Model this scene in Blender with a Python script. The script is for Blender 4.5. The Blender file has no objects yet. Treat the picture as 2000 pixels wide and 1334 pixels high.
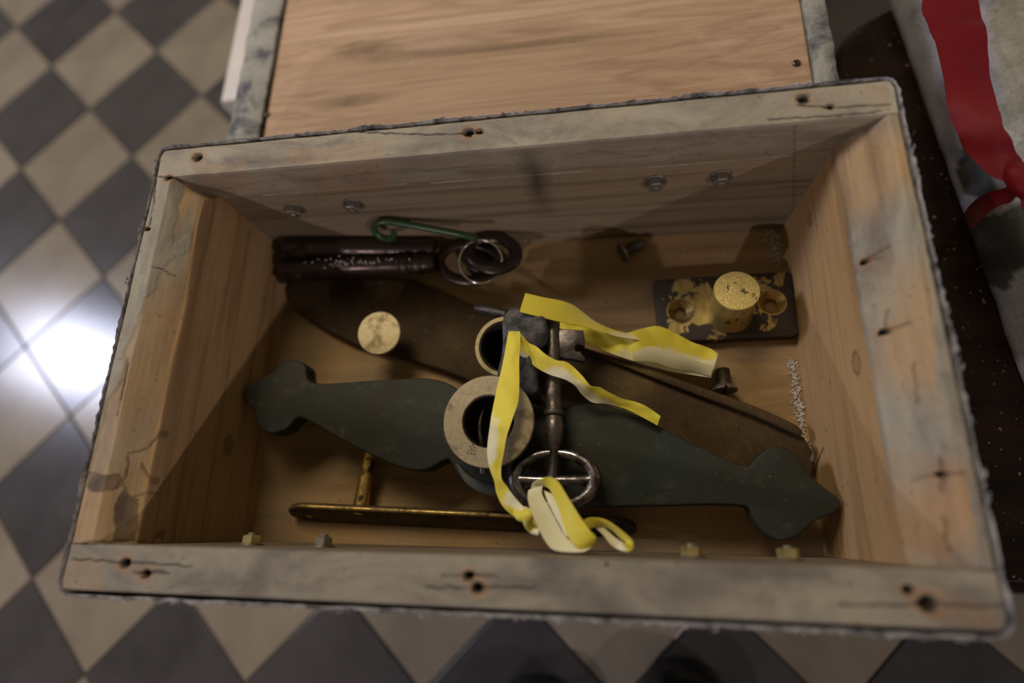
import bpy, bmesh, math, random
import numpy as np
from mathutils import Vector, Matrix, noise

random.seed(7)
SC = bpy.context.scene
# ------------------------------------------------------------------ camera
FPX = 1155.56
RC = ((0.98534, 0.02077, -0.16932), (-0.03177, -0.95287, -0.30173), (-0.16761, 0.30268, -0.93824))
CAM = Vector((0.07732809, -0.11241486, 0.32704484))
cd = bpy.data.cameras.new('camera')
cd.sensor_width = 36.0
cd.lens = 36.0 * FPX / 2000.0
cd.clip_start = 0.01
cd.dof.use_dof = True
cd.dof.focus_distance = 0.415
cd.dof.aperture_fstop = 1.75
cam = bpy.data.objects.new('camera', cd)
SC.collection.objects.link(cam)
r0, r1, r2 = [Vector(r) for r in RC]
cam.matrix_world = Matrix.Translation(CAM) @ Matrix((r0, -r1, -r2)).transposed().to_4x4()
SC.camera = cam

# ------------------------------------------------------------------ light
SC.view_settings.view_transform = 'Standard'
SC.view_settings.look = 'None'
SC.view_settings.gamma = 1.0
SC.view_settings.use_curve_mapping = False
SC.view_settings.exposure = 0.42
w = bpy.data.worlds.new('room_light'); SC.world = w
w.use_nodes = True
w.node_tree.nodes['Background'].inputs[0].default_value = (1.0, 0.84, 0.58, 1)
w.node_tree.nodes['Background'].inputs[1].default_value = 0.095


def area(name, loc, target, sx, sy, power, col, spread=180):
    l = bpy.data.lights.new(name, 'AREA')
    l.shape = 'RECTANGLE'; l.size = sx; l.size_y = sy
    l.energy = power; l.color = col; l.spread = math.radians(spread)
    o = bpy.data.objects.new(name, l)
    SC.collection.objects.link(o)
    o.location = loc
    o.rotation_euler = (Vector(target) - Vector(loc)).to_track_quat('-Z', 'Y').to_euler()
    return o


# a bright cool window beyond the left of the box: mirrored in the floor, lights the rims
area('window_lamp', (-2.03, 0.505, .90), (0, 0, -.1), .26, .40, 14, (.76, .79, 1.0))
# a broad soft warm ceiling panel over the table
area('ceiling_panel', (-.50, 1.15, 1.62), (0, .1, -.1), .9, .6, 15.5, (1.0, .87, .62))
# two room lamps in front, to the left and to the right (their shadows cross on the back board)
area('lamp_front', (-1.38, -2.45, 1.46), (0, 0, -.1), .07, .07, 15, (1.0, .92, .98))
area('lamp_front', (2.32, -2.45, 1.50), (0, 0, -.1), .07, .07, 18, (1.0, .90, .94))


# ------------------------------------------------------------------ projections used to take real positions
def ray(u, v):
    a, b = (u - 1000.0) / FPX, (v - 667.0) / FPX
    return r0 * a + r1 * b + r2


def at(u, v, z):
    d = ray(u, v)
    return CAM + d * ((z - CAM.z) / d.z)


def aty(u, v, y):
    d = ray(u, v)
    return CAM + d * ((y - CAM.y) / d.y)


def pix(P):
    q = Vector(P) - CAM
    return 1000 + FPX * r0.dot(q) / r2.dot(q), 667 + FPX * r1.dot(q) / r2.dot(q)


# ------------------------------------------------------------------ materials
MATS = {}


class NT:
    def __init__(self, name):
        self.m = bpy.data.materials.new(name)
        self.m.use_nodes = True
        self.t = self.m.node_tree
        self.b = self.t.nodes['Principled BSDF']

    def n(self, typ, **kw):
        x = self.t.nodes.new(typ)
        for k, v in kw.items():
            if k.startswith('i_'):
                key = k[2:]
                x.inputs[int(key) if key.isdigit() else key.replace('_', ' ')].default_value = v
            else:
                setattr(x, k, v)
        return x

    def l(self, a, b):
        self.t.links.new(a, b)

    def coord(self, scale=(1, 1, 1), kind='Object', loc=(0, 0, 0)):
        tc = self.n('ShaderNodeTexCoord')
        mp = self.n('ShaderNodeMapping')
        mp.inputs['Scale'].default_value = scale
        mp.inputs['Location'].default_value = loc
        self.l(tc.outputs[kind], mp.inputs[0])
        return mp.outputs[0]

    def noise(self, vec, scale, detail=4, rough=.55, dist=0):
        x = self.n('ShaderNodeTexNoise')
        x.inputs['Scale'].default_value = scale
        x.inputs['Detail'].default_value = detail
        x.inputs['Roughness'].default_value = rough
        x.inputs['Distortion'].default_value = dist
        self.l(vec, x.inputs['Vector'])
        return x.outputs[0]

    def ramp(self, fac, stops):
        x = self.n('ShaderNodeValToRGB')
        e = x.color_ramp.elements
        while len(e) > 1:
            e.remove(e[-1])
        for i, (p, c) in enumerate(stops):
            el = e[0] if i == 0 else e.new(p)
            el.position = p
            el.color = (c[0], c[1], c[2], 1) if not isinstance(c, float) else (c, c, c, 1)
        self.l(fac, x.inputs[0])
        return x.outputs[0]

    def mix(self, fac, a, b, mode='MIX'):
        x = self.n('ShaderNodeMix', data_type='RGBA', blend_type=mode)
        for s, v in ((x.inputs[0], fac), (x.inputs[6], a), (x.inputs[7], b)):
            if isinstance(v, (int, float)):
                s.default_value = v
            elif isinstance(v, tuple):
                s.default_value = (v[0], v[1], v[2], 1)
            else:
                self.l(v, s)
        return x.outputs[2]

    def bump(self, h, strength=.3, dist=.001, prev=None):
        x = self.n('ShaderNodeBump')
        x.inputs['Strength'].default_value = strength
        x.inputs['Distance'].default_value = dist
        self.l(h, x.inputs['Height'])
        if prev is not None:
            self.l(prev, x.inputs['Normal'])
        self.l(x.outputs[0], self.b.inputs['Normal'])
        return x.outputs[0]

    def done(self, col=None, rough=.6, metal=0.0, spec=.5):
        for s, v in (('Base Color', col), ('Roughness', rough), ('Metallic', metal), ('Specular IOR Level', spec)):
            if v is None:
                continue
            if isinstance(v, (int, float)):
                self.b.inputs[s].default_value = v
            elif isinstance(v, tuple):
                self.b.inputs[s].default_value = (v[0], v[1], v[2], 1)
            else:
                self.l(v, self.b.inputs[s])
        return self.m


def wood(name, grain=(3, 60, 60), light=(.36, .225, .13), dark=(.20, .115, .06), ps=1.0, seed=0):
    t = NT(name)
    v = t.coord(grain, loc=(seed, seed * .7, seed * .3))
    n1 = t.noise(v, 1.0, 6, .6, .6)
    v2 = t.coord((grain[0] * 2, grain[1] * 8, grain[2] * 8), loc=(seed, 0, 0))
    n2 = t.noise(v2, 1.0, 3, .7)
    vb = t.coord((9, 9, 9), loc=(seed, 2, 1))
    nb = t.noise(vb, 1.0, 3, .5)
    c = t.ramp(n1, [(.33, dark), (.50, light), (.60, tuple(x * 1.08 for x in light)), (.70, tuple(x * .8 for x in light))])
    c = t.mix(t.ramp(n2, [(.42, .22), (.62, 0.0)]), c, dark)
    c = t.mix(t.ramp(nb, [(.42, 0.0), (.72, .30)]), c, tuple(x * .62 for x in light))
    # marks of their own: R pale paper, old paint and grey tone, G dark rot/holes, B orange-brown rust
    at_ = t.n('ShaderNodeAttribute', attribute_name='marks')
    sep = t.n('ShaderNodeSeparateColor')
    t.l(at_.outputs['Color'], sep.inputs[0])
    pn = t.noise(t.coord(tuple(11 + .22 * min(70, g_) for g_ in grain)), 1.0, 8, .66, .5)
    pale = t.ramp(pn, [(.30, (.095, .085, .09)), (.42, (.175, .158, .140)), (.52, (.265, .235, .185)), (.62, (.32, .285, .225)), (.70, (.30, .21, .12))])
    pale = t.mix(1.0, pale, (ps, ps, ps), 'MULTIPLY')
    pf = t.n('ShaderNodeMath', operation='MULTIPLY')
    t.l(sep.outputs[0], pf.inputs[0]); t.l(t.ramp(pn, [(.25, .7), (.5, 1.0)]), pf.inputs[1])
    c = t.mix(pf.outputs[0], c, pale)
    c = t.mix(sep.outputs[2], c, (.36, .17, .06))
    c = t.mix(sep.outputs[1], c, (.018, .011, .008))
    v3 = t.coord((240, 240, 240))
    sp = t.noise(v3, 1.0, 2, .5)
    c = t.mix(t.ramp(sp, [(.27, .45), (.34, 0.0)]), c, (.10, .06, .035))
    t.bump(n2, .25, .0006, t.bump(pn, .3, .0012))
    return t.done(c, .68, 0, .3)


def metal(name, base, dark, scale=60, lo=.4, hi=.6, rough=.35, metal=1.0, bump=.2, rough2=None, dk_metal=.2):
    t = NT(name)
    v = t.coord((scale, scale, scale))
    n = t.noise(v, 1.0, 8, .65, .3)
    f = t.ramp(n, [(lo, 1.0), (hi, 0.0)])
    fine = t.noise(t.coord((scale * 9,) * 3), 1.0, 3, .6)
    c = t.mix(f, base, dark)
    c = t.mix(t.ramp(fine, [(.35, .35), (.6, 0.0)]), c, dark)
    r = t.n('ShaderNodeMapRange', i_3=rough, i_4=(rough2 if rough2 is not None else min(1, rough + .35)))
    t.l(f, r.inputs[0])
    mt = t.n('ShaderNodeMapRange', i_3=metal, i_4=dk_metal)
    t.l(f, mt.inputs[0])
    t.bump(fine, bump, .0003, t.bump(n, bump, .0008))
    return t.done(c, r.outputs[0], mt.outputs[0])


M_BACK = wood('aged_wood_back_lit', (3.0, 70, 70), (.225, .165, .108), (.12, .083, .05), ps=1.22, seed=3)  # pale rim tone lifted: brighter light at the back put into colour
M_FRONT = wood('aged_wood_front_dim', (3.0, 70, 70), (.235, .165, .105), (.125, .083, .05), ps=.88, seed=6)  # pale rim tone lowered to carry the dimmer light at the front
M_SIDE = wood('aged_wood_side', (70, 3.2, 70), (.42, .262, .125), (.23, .135, .058), seed=9)
M_BASE = wood('aged_wood_base', (3.4, 26, 26), (.36, .235, .110), (.19, .118, .050), seed=5)
M_IRON = metal('dark_iron', (.10, .085, .085), (.03, .022, .02), 45, .35, .62, .26, .9, .4, .6, .5)
M_KEY = metal('brown_key_iron', (.095, .066, .056), (.03, .02, .017), 60, .36, .58, .30, .9, .25, .5, .5)
M_SCREW = metal('screw_iron', (.34, .30, .24), (.09, .075, .06), 150, .38, .6, .38, .9, .3, .6, .4)
M_GREYIRON = metal('grey_cast_iron', (.105, .097, .095), (.03, .027, .026), 150, .40, .58, .6, .4, .6, .8)
M_STEEL = metal('worn_steel', (.40, .37, .38), (.06, .048, .045), 75, .42, .56, .16, 1.0, .35, .4, .9)
M_BRIGHT = metal('bright_steel', (.75, .71, .62), (.4, .37, .3), 40, .3, .4, .14, 1.0, .05)
M_BRASS = metal('worn_brass', (.78, .54, .16), (.055, .032, .012), 75, .44, .475, .40, 1.0, .3, .6, .3)
M_BRASSD = metal('dull_brass', (.60, .42, .15), (.10, .06, .02), 40, .40, .52, .42, .85, .3, .6, .3)
M_BRASSP = metal('pale_brass', (.66, .54, .32), (.34, .26, .14), 50, .36, .46, .5, .55, .25, .7, .4)
M_GREEN = metal('green_enamel', (.035, .085, .024), (.02, .05, .018), 20, .3, .6, .30, 0.0, .1, .4, 0)
M_RECESS = metal('dark_recess', (.035, .022, .014), (.015, .01, .008), 100, .4, .6, .9, 0, .3, .95, 0)  # near-black for punched marks and for shade inside tubes


def m_plate():
    t = NT('brown_black_plate')
    n = t.noise(t.coord((14, 14, 14)), 1.0, 4, .5)
    c = t.ramp(n, [(.35, (.021, .022, .0165)), (.55, (.026, .0245, .018)), (.70, (.020, .027, .020))])
    s = t.noise(t.coord((420, 420, 420)), 1.0, 1, .3)
    c = t.mix(t.ramp(s, [(.76, 0.0), (.80, .4)]), c, (.22, .21, .19))
    d = t.noise(t.coord((60, 60, 60)), 1.0, 5, .7)
    c = t.mix(t.ramp(d, [(.55, 0.0), (.75, .3)]), c, (.12, .115, .10))
    t.bump(d, .1, .0004)
    return t.done(c, .60, .1, .3)


def m_rust():
    t = NT('rust_brown_bar')
    n = t.noise(t.coord((16, 16, 16)), 1.0, 6, .65)
    c = t.ramp(n, [(.34, (.040, .022, .012)), (.50, (.062, .037, .019)), (.60, (.078, .048, .022)), (.72, (.13, .09, .035))])
    s = t.noise(t.coord((300, 300, 300)), 1.0, 3, .6)
    c = t.mix(t.ramp(s, [(.60, 0.0), (.72, .5)]), c, (.19, .13, .075))
    t.bump(s, .3, .0004, t.bump(n, .3, .001))
    return t.done(c, .65, .15, .22)


M_PLATE, M_RUST = m_plate(), m_rust()
M_FLANGE = metal('flange_brass', (.36, .29, .185), (.20, .155, .085), 50, .36, .46, .55, .5, .25, .7, .4)


def m_cloth(name, a, b, scale, c2=None):
    t = NT(name)
    v = t.coord((scale,) * 3)
    n = t.noise(v, 1.0, 7, .65, .4)
    stops = [(.38, b), (.52, a)]
    if c2:
        stops.append((.66, c2))
    c = t.ramp(n, stops)
    f = t.noise(t.coord((700, 700, 700)), 1.0, 3, .7)
    c = t.mix(t.ramp(f, [(.35, .4), (.6, 0.0)]), c, b)
    t.bump(f, .5, .0006, t.bump(n, .4, .002))
    return t.done(c, .85, 0, .2)


M_CRUST = m_cloth('grey_cloth_crust', (.33, .31, .31), (.085, .08, .085), 90, (.46, .43, .40))
M_LIDCLOTH = m_cloth('grey_green_lid_edge', (.34, .33, .29), (.10, .10, .12), 34, (.40, .38, .37))


def m_case():
    t = NT('weathered_grey_cover')
    n = t.noise(t.coord((22, 22, 22)), 1.0, 8, .62, .5)
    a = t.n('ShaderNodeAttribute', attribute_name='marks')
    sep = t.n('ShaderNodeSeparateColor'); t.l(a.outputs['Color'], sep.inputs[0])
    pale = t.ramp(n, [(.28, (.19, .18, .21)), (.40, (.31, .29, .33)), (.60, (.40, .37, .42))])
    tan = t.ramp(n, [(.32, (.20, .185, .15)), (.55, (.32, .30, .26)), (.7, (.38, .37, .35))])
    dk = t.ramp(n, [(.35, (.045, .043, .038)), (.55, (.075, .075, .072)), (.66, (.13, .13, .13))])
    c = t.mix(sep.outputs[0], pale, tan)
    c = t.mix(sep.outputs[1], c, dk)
    f = t.noise(t.coord((330, 330, 330)), 1.0, 4, .7)
    c = t.mix(t.ramp(f, [(.36, .35), (.55, 0.0)]), c, (.12, .115, .11))
    t.bump(f, .4, .0006, t.bump(n, .3, .002))
    return t.done(c, .75, 0, .3)


M_CASE = m_case()


def m_ribbon(name, ca, cb, ro=.45):
    t = NT(name)
    a = t.n('ShaderNodeAttribute', attribute_name='marks')
    sep = t.n('ShaderNodeSeparateColor'); t.l(a.outputs['Color'], sep.inputs[0])
    n = t.noise(t.coord((70, 70, 70)), 1.0, 4, .6)
    ad = t.n('ShaderNodeMath', operation='ADD'); ad.inputs[1].default_value = -.5
    t.l(n, ad.inputs[0])
    ml = t.n('ShaderNodeMath', operation='MULTIPLY_ADD'); ml.inputs[1].default_value = 1.3
    t.l(ad.outputs[0], ml.inputs[0]); t.l(sep.outputs[0], ml.inputs[2])
    c = t.mix(t.ramp(ml.outputs[0], [(.38, 0.0), (.62, 1.0)]), ca, cb)
    uv = t.n('ShaderNodeTexCoord')
    mp = t.n('ShaderNodeMapping'); mp.inputs['Scale'].default_value = (1, 1, 1)
    t.l(uv.outputs['UV'], mp.inputs[0])
    wv = t.n('ShaderNodeTexWave', wave_type='BANDS', bands_direction='X')
    wv.inputs['Scale'].default_value = 80
    t.l(mp.outputs[0], wv.inputs[0])
    c = t.mix(t.ramp(wv.outputs[1], [(.0, .35), (.6, 0.0)]), c, tuple(x * .6 for x in ca))
    t.bump(wv.outputs[1], .35, .0003)
    t.b.inputs['Sheen Weight'].default_value = .25
    m = t.done(c, ro, 0, .4)
    return m


M_YEL = m_ribbon('yellow_satin', (.76, .63, .05), (.80, .75, .52))
M_RED = m_ribbon('red_satin', (.15, .001, .006), (.15, .001, .006), .55)
M_RED.node_tree.nodes['Principled BSDF'].inputs['Specular IOR Level'].default_value = .22
M_RED.node_tree.nodes['Principled BSDF'].inputs['Sheen Weight'].default_value = .03


# ------------------------------------------------------------------ object helpers
WL = {}


def link(o):
    SC.collection.objects.link(o)
    return o


def thing(name, label, cat, loc, group=None):
    o = bpy.data.objects.new(name, None)
    o.empty_display_size = .01
    link(o)
    o.location = loc
    o['label'] = label; o['category'] = cat
    if group: o['group'] = group
    WL[o] = Vector(loc)
    return o


def tag(o, label=None, cat=None, group=None, kind=None):
    for k, v in (('label', label), ('category', cat), ('group', group), ('kind', kind)):
        if v: o[k] = v
    return o


def build(name, verts, faces, mat, parent=None, smooth=30, attr=None, uvs=None):
    """verts in world space; the object's own origin is put at its base"""
    V = np.array([tuple(v) for v in verts], float)
    if parent is not None:
        org = WL[parent]
    else:
        mn, mx = V.min(0), V.max(0)
        org = Vector(((mn[0] + mx[0]) / 2, (mn[1] + mx[1]) / 2, mn[2]))
    me = bpy.data.meshes.new(name)
    me.from_pydata((V - np.array(org)).tolist(), [], [tuple(f) for f in faces])
    me.update()
    bm = bmesh.new(); bm.from_mesh(me)
    bmesh.ops.recalc_face_normals(bm, faces=bm.faces) if attr != 'keep' else None
    bm.to_mesh(me); bm.free()
    if smooth:
        me.polygons.foreach_set('use_smooth', [True] * len(me.polygons))
        me.set_sharp_from_angle(angle=math.radians(smooth))
    me.materials.append(mat)
    if attr is not None and not isinstance(attr, str):
        a = me.color_attributes.new('marks', 'FLOAT_COLOR', 'POINT')
        a.data.foreach_set('color', np.array(attr, float).ravel())
    if uvs is not None:
        ul = me.uv_layers.new(name='UVMap')
        for lp in me.loops:
            ul.data[lp.index].uv = uvs[lp.vertex_index]
    o = bpy.data.objects.new(name, me)
    link(o)
    if parent is not None:
        o.parent = parent
        WL[o] = org
    else:
        o.location = org
        WL[o] = Vector(org)
    return o


def join(*parts):
    V, F = [], []
    for v, f in parts:
        n = len(V)
        V += [tuple(x) for x in v]
        F += [tuple(i + n for i in q) for q in f]
    return V, F


def frame(d):
    d = Vector(d).normalized()
    a = Vector((0, 0, 1)) if abs(d.z) < .9 else Vector((0, 1, 0))
    x = a.cross(d).normalized()
    return x, d.cross(x).normalized(), d


def lathe(profile, origin, axis=(0, 0, 1), seg=40, wob=0.0):
    """profile: (radius, height) pairs along the axis"""
    x, y, d = frame(axis)
    o = Vector(origin)
    V, F = [], []
    for k, (r, h) in enumerate(profile):
        for i in range(seg):
            t = 2 * math.pi * i / seg
            rr = max(r, 1e-5)
            if wob:
                rr *= 1 + wob * noise.noise(Vector((math.cos(t) * 2, math.sin(t) * 2, k * .6)))
            V.append(o + x * (rr * math.cos(t)) + y * (rr * math.sin(t)) + d * h)
    n = len(profile)
    for k in range(n - 1):
        for i in range(seg):
            j = (i + 1) % seg
            F.append((k * seg + i, k * seg + j, (k + 1) * seg + j, (k + 1) * seg + i))
    if profile[0] != profile[-1]:
        F.append(tuple(range(seg)))
        F.append(tuple((n - 1) * seg + i for i in range(seg)))
    else:
        F = [tuple(i % ((n - 1) * seg) if i >= (n - 1) * seg else i for i in f) for f in F]
        V = V[:(n - 1) * seg]
    return V, F


def crom(P, sub, closed=False):
    n = len(P)
    out = []
    P = [np.array(tuple(p), float) for p in P]
    rng = n if closed else n - 1
    for i in range(rng):
        if closed:
            a, b, c, d = P[(i - 1) % n], P[i], P[(i + 1) % n], P[(i + 2) % n]
        else:
            a, b, c, d = P[max(i - 1, 0)], P[i], P[i + 1], P[min(i + 2, n - 1)]
        for k in range(sub):
            t = k / sub
            out.append(.5 * (2 * b + (c - a) * t + (2 * a - 5 * b + 4 * c - d) * t * t + (-a + 3 * b - 3 * c + d) * t ** 3))
    if not closed:
        out.append(P[-1])
    return out


def tube(P, R, seg=16, sub=6, closed=False, flat=1.0, up=(0, 0, 1)):
    """tube along points; R scalar or list; flat squashes along 'up'"""
    if not isinstance(R, (list, tuple)):
        R = [R] * len(P)
    Q = crom([(*p, r) for p, r in zip(P, R)], sub, closed)
    V, F = [], []
    n = len(Q)
    upv = Vector(up)
    for i, q in enumerate(Q):
        a = Q[(i - 1) % n] if (closed or i > 0) else Q[i]
        b = Q[(i + 1) % n] if (closed or i < n - 1) else Q[i]
        d = Vector(b[:3] - a[:3]).normalized()
        s = upv.cross(d)
        if s.length < 1e-4: s = Vector((1, 0, 0)).cross(d)
        s.normalize()
        u = d.cross(s).normalized()
        for k in range(seg):
            t = 2 * math.pi * k / seg
            V.append(Vector(q[:3]) + s * (q[3] * math.cos(t)) + u * (q[3] * flat * math.sin(t)))
    m = n if closed else n - 1
    for i in range(m):
        for k in range(seg):
            a, b = i * seg + k, i * seg + (k + 1) % seg
            c, d = ((i + 1) % n) * seg + (k + 1) % seg, ((i + 1) % n) * seg + k
            F.append((a, b, c, d))
    if not closed:
        F.append(tuple(range(seg)))
        F.append(tuple((n - 1) * seg + k for k in range(seg)))
    return V, F


def slab(top, thick, bev=.0006, segs=3, dirn=(0, 0, -1), bev_bottom=False):
    """polygon of 3-D points extruded, rim of the top face rounded"""
    bm = bmesh.new()
    vs = [bm.verts.new(tuple(p)) for p in top]
    f = bm.faces.new(vs)
    f.normal_update()
    if f.normal.dot(Vector(dirn)) > 0:
        bmesh.ops.reverse_faces(bm, faces=[f])
    r = bmesh.ops.extrude_face_region(bm, geom=[f])
    nv = [g for g in r['geom'] if isinstance(g, bmesh.types.BMVert)]
    # new region is moved down, the original face stays as the top
    bmesh.ops.translate(bm, verts=nv, vec=Vector(dirn).normalized() * thick)
    vset = set(vs)
    if not any(set(ff.verts) == vset for ff in bm.faces):
        bm.faces.new(vs)
    es = [e for e in bm.edges if e.verts[0] in vset and e.verts[1] in vset]
    if bev_bottom:
        nset = set(nv)
        es += [e for e in bm.edges if e.verts[0] in nset and e.verts[1] in nset]
    if bev > 0:
        bmesh.ops.bevel(bm, geom=es, offset=bev, segments=segs, profile=.5, affect='EDGES', clamp_overlap=True)
    bmesh.ops.recalc_face_normals(bm, faces=bm.faces)
    bm.verts.index_update()
    V = [v.co.copy() for v in bm.verts]
    F = [tuple(v.index for v in ff.verts) for ff in bm.faces]
    bm.free()
    return V, F


def box(c, sx, sy, sz, bev=.0, rot=None):
    M = Matrix.Identity(3) if rot is None else rot
    c = Vector(c)
    top = [c + M @ Vector((x * sx / 2, y * sy / 2, sz / 2)) for x, y in ((-1, -1), (1, -1), (1, 1), (-1, 1))]
    return slab(top, sz, bev, 2, M @ Vector((0, 0, -1)), True)


def ribbon(stations, sub=5, across=6, th=.00035, bulge=.0, wave=0.0):
    """stations: (left uv, right uv, zl, zr, wl, wr): a woven strip of real thickness"""
    P = []
    for lu, ru, zl, zr, wl, wr in stations:
        a, b = at(*lu, zl), at(*ru, zr)
        P.append((*a, *b, wl, wr))
    return strip(P, sub, across, th, bulge, wave)


def strip(P, sub=5, across=6, th=.00035, bulge=0.0, wave=0.0):
    Q = crom(P, sub)
    V, A, UV, F = [], [], [], []
    n = len(Q)
    L = 0
    G = []
    for i, q in enumerate(Q):
        a, b = Vector(q[:3]), Vector(q[3:6])
        if i:
            L += ((a + b) / 2 - pm).length
        pm = (a + b) / 2
        row = []
        for k in range(across + 1):
            t = k / across
            p = a.lerp(b, t)
            p.z += bulge * math.sin(math.pi * t) * (b - a).length
            if wave:
                p.z += wave * noise.noise(Vector((L * 90, t * 1.5, 3.1)))
            row.append(p)
            A.append((q[6] * (1 - t) + q[7] * t, 0, 0, 1))
            UV.append((L * 5, t))
        G.append(row)
    W_ = across + 1
    flat = [p for r in G for p in r]
    N = []
    for i in range(n):
        for k in range(W_):
            du = G[min(i + 1, n - 1)][k] - G[max(i - 1, 0)][k]
            dv = G[i][min(k + 1, across)] - G[i][max(k - 1, 0)]
            nn = du.cross(dv)
            N.append(nn.normalized() if nn.length > 1e-12 else Vector((0, 0, 1)))
    V = [p + nn * th for p, nn in zip(flat, N)] + [p - nn * th for p, nn in zip(flat, N)]
    o = n * W_
    for i in range(n - 1):
        for k in range(across):
            a = i * W_ + k
            F.append((a, a + 1, a + W_ + 1, a + W_))
            F.append((a + o, a + W_ + o, a + W_ + 1 + o, a + 1 + o))
        a = i * W_
        F.append((a, a + W_, a + W_ + o, a + o))
        a = i * W_ + across
        F.append((a, a + o, a + W_ + o, a + W_))
    for i in (0, n - 1):
        for k in range(across):
            a = i * W_ + k
            F.append((a, a + o, a + 1 + o, a + 1))
    return V, F, A + A, UV + UV


def join4(*parts):
    V, F, A, U = [], [], [], []
    for v, f, a, u in parts:
        n = len(V)
        V += list(v); A += list(a); U += list(u)
        F += [tuple(i + n for i in q) for q in f]
    return V, F, A, U


def cut(obj, *cutters):
    """boolean cut, applied"""
    tmp = []
    for V, F in cutters:
        c = build('cutter', V, F, M_IRON)
        tmp.append(c)
        md = obj.modifiers.new('b', 'BOOLEAN')
        md.operation = 'DIFFERENCE'; md.object = c; md.solver = 'EXACT'
    bpy.context.view_layer.update()
    dg = bpy.context.evaluated_depsgraph_get()
    me = bpy.data.meshes.new_from_object(obj.evaluated_get(dg))
    obj.modifiers.clear()
    old = obj.data
    obj.data = me
    me.name = old.name
    me.polygons.foreach_set('use_smooth', [True] * len(me.polygons))
    me.set_sharp_from_angle(angle=math.radians(28))
    for c in tmp:
        WL.pop(c, None)
        bpy.data.objects.remove(c, do_unlink=True)


def inpoly(x, y, poly):
    c = False
    n = len(poly)
    j = n - 1
    for i in range(n):
        xi, yi = poly[i]; xj, yj = poly[j]
        if (yi > y) != (yj > y) and x < (xj - xi) * (y - yi) / (yj - yi) + xi:
            c = not c
        j = i
    return c


# ------------------------------------------------------------------ floor of tiles
FZ = -.38
TS = .15061
TH, TOX, TOY = .79956, -.89973, .66297
mb = NT('tile_beige')
n_ = mb.noise(mb.coord((9, 9, 9)), 1.0, 5, .6)
oi = mb.n('ShaderNodeObjectInfo')
c_ = mb.ramp(n_, [(.35, (.185, .150, .115)), (.55, (.24, .20, .152)), (.7, (.27, .22, .165))])
c_ = mb.mix(mb.ramp(oi.outputs['Random'], [(0.0, 0.0), (1.0, .35)]), c_, (.17, .14, .10))
mb.bump(mb.noise(mb.coord((60, 60, 60)), 1.0, 3, .5), .08, .0006)
M_TL = mb.done(c_, .21, 0, .5)
mb = NT('tile_charcoal')
n_ = mb.noise(mb.coord((12, 12, 12)), 1.0, 5, .6)
oi = mb.n('ShaderNodeObjectInfo')
c_ = mb.ramp(n_, [(.35, (.038, .034, .037)), (.6, (.056, .050, .053)), (.75, (.07, .062, .06))])
c_ = mb.mix(mb.ramp(oi.outputs['Random'], [(0.0, 0.0), (1.0, .5)]), c_, (.075, .068, .064))
mb.bump(mb.noise(mb.coord((60, 60, 60)), 1.0, 3, .5), .08, .0006)
M_TD = mb.done(c_, .21, 0, .5)
mb = NT('grout')
M_GR = mb.done((.10, .085, .07), .9)

V, F = box((0, .3, FZ - .009), 4.6, 4.2, .010)
floor = build('floor', V, F, M_GR)
tag(floor, kind='structure')
bx = {}
for nm, m in (('l', M_TL), ('d', M_TD)):
    V, F = box((0, 0, 0), TS - .0022, TS - .0022, .008, .0010)
    me = bpy.data.meshes.new('tile')
    me.from_pydata([tuple(v) for v in V], [], F); me.materials.append(m)
    bx[nm] = me
ct, st = math.cos(TH), math.sin(TH)
cnt = 0
for i in range(-9, 16):
    for j in range(-6, 18):
        ii, jj = i + .5, j + .5
        x = TS * (ct * ii + st * jj) + TOX
        y = TS * (st * ii - ct * jj) + TOY
        if not (-1.25 < x < .95 and -.75 < y < 1.3):
            continue
        o = bpy.data.objects.new('tile', bx['l' if (i + j) % 2 == 0 else 'd'])
        link(o)
        o.parent = floor
        o.location = Vector((x, y, FZ - .0042 + random.uniform(-.0003, .0003))) - WL[floor]
        o.rotation_euler = (random.uniform(-.002, .002), random.uniform(-.002, .002), TH)
        cnt += 1
print('tiles', cnt)

# ------------------------------------------------------------------ the box
ZB = -.137      # inner bottom
bxo = thing('wooden_box', 'open old wooden box holding brass and iron door fittings, grey cloth edge', 'box', (0, 0, -.150))

HOLES = []   # (x, y, radius, depth) pits in the rims


def hole(u, v, r, d):
    P = at(u, v, 0)
    HOLES.append((P.x, P.y, r, d))


for u, v, r, d in ((386, 307, .0042, .004), (915, 258, .0040, .005), (936, 257, .0026, .005), (1570, 192, .0042, .004),
                   (1622, 208, .0022, .005), (330, 347, .0032, .004), (289, 448, .0022, .005),
                   (243, 1100, .0034, .005), (283, 1121, .0030, .005), (915, 1124, .0030, .005), (932, 1148, .0032, .005),
                   (1775, 1152, .0026, .005), (1814, 1180, .0048, .004), (1185, 1103, .0010, .002),
                   (1720, 478, .0022, .004), (1757, 626, .0022, .004), (1853, 924, .0020, .004)):
    hole(u, v, r, d)

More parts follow.
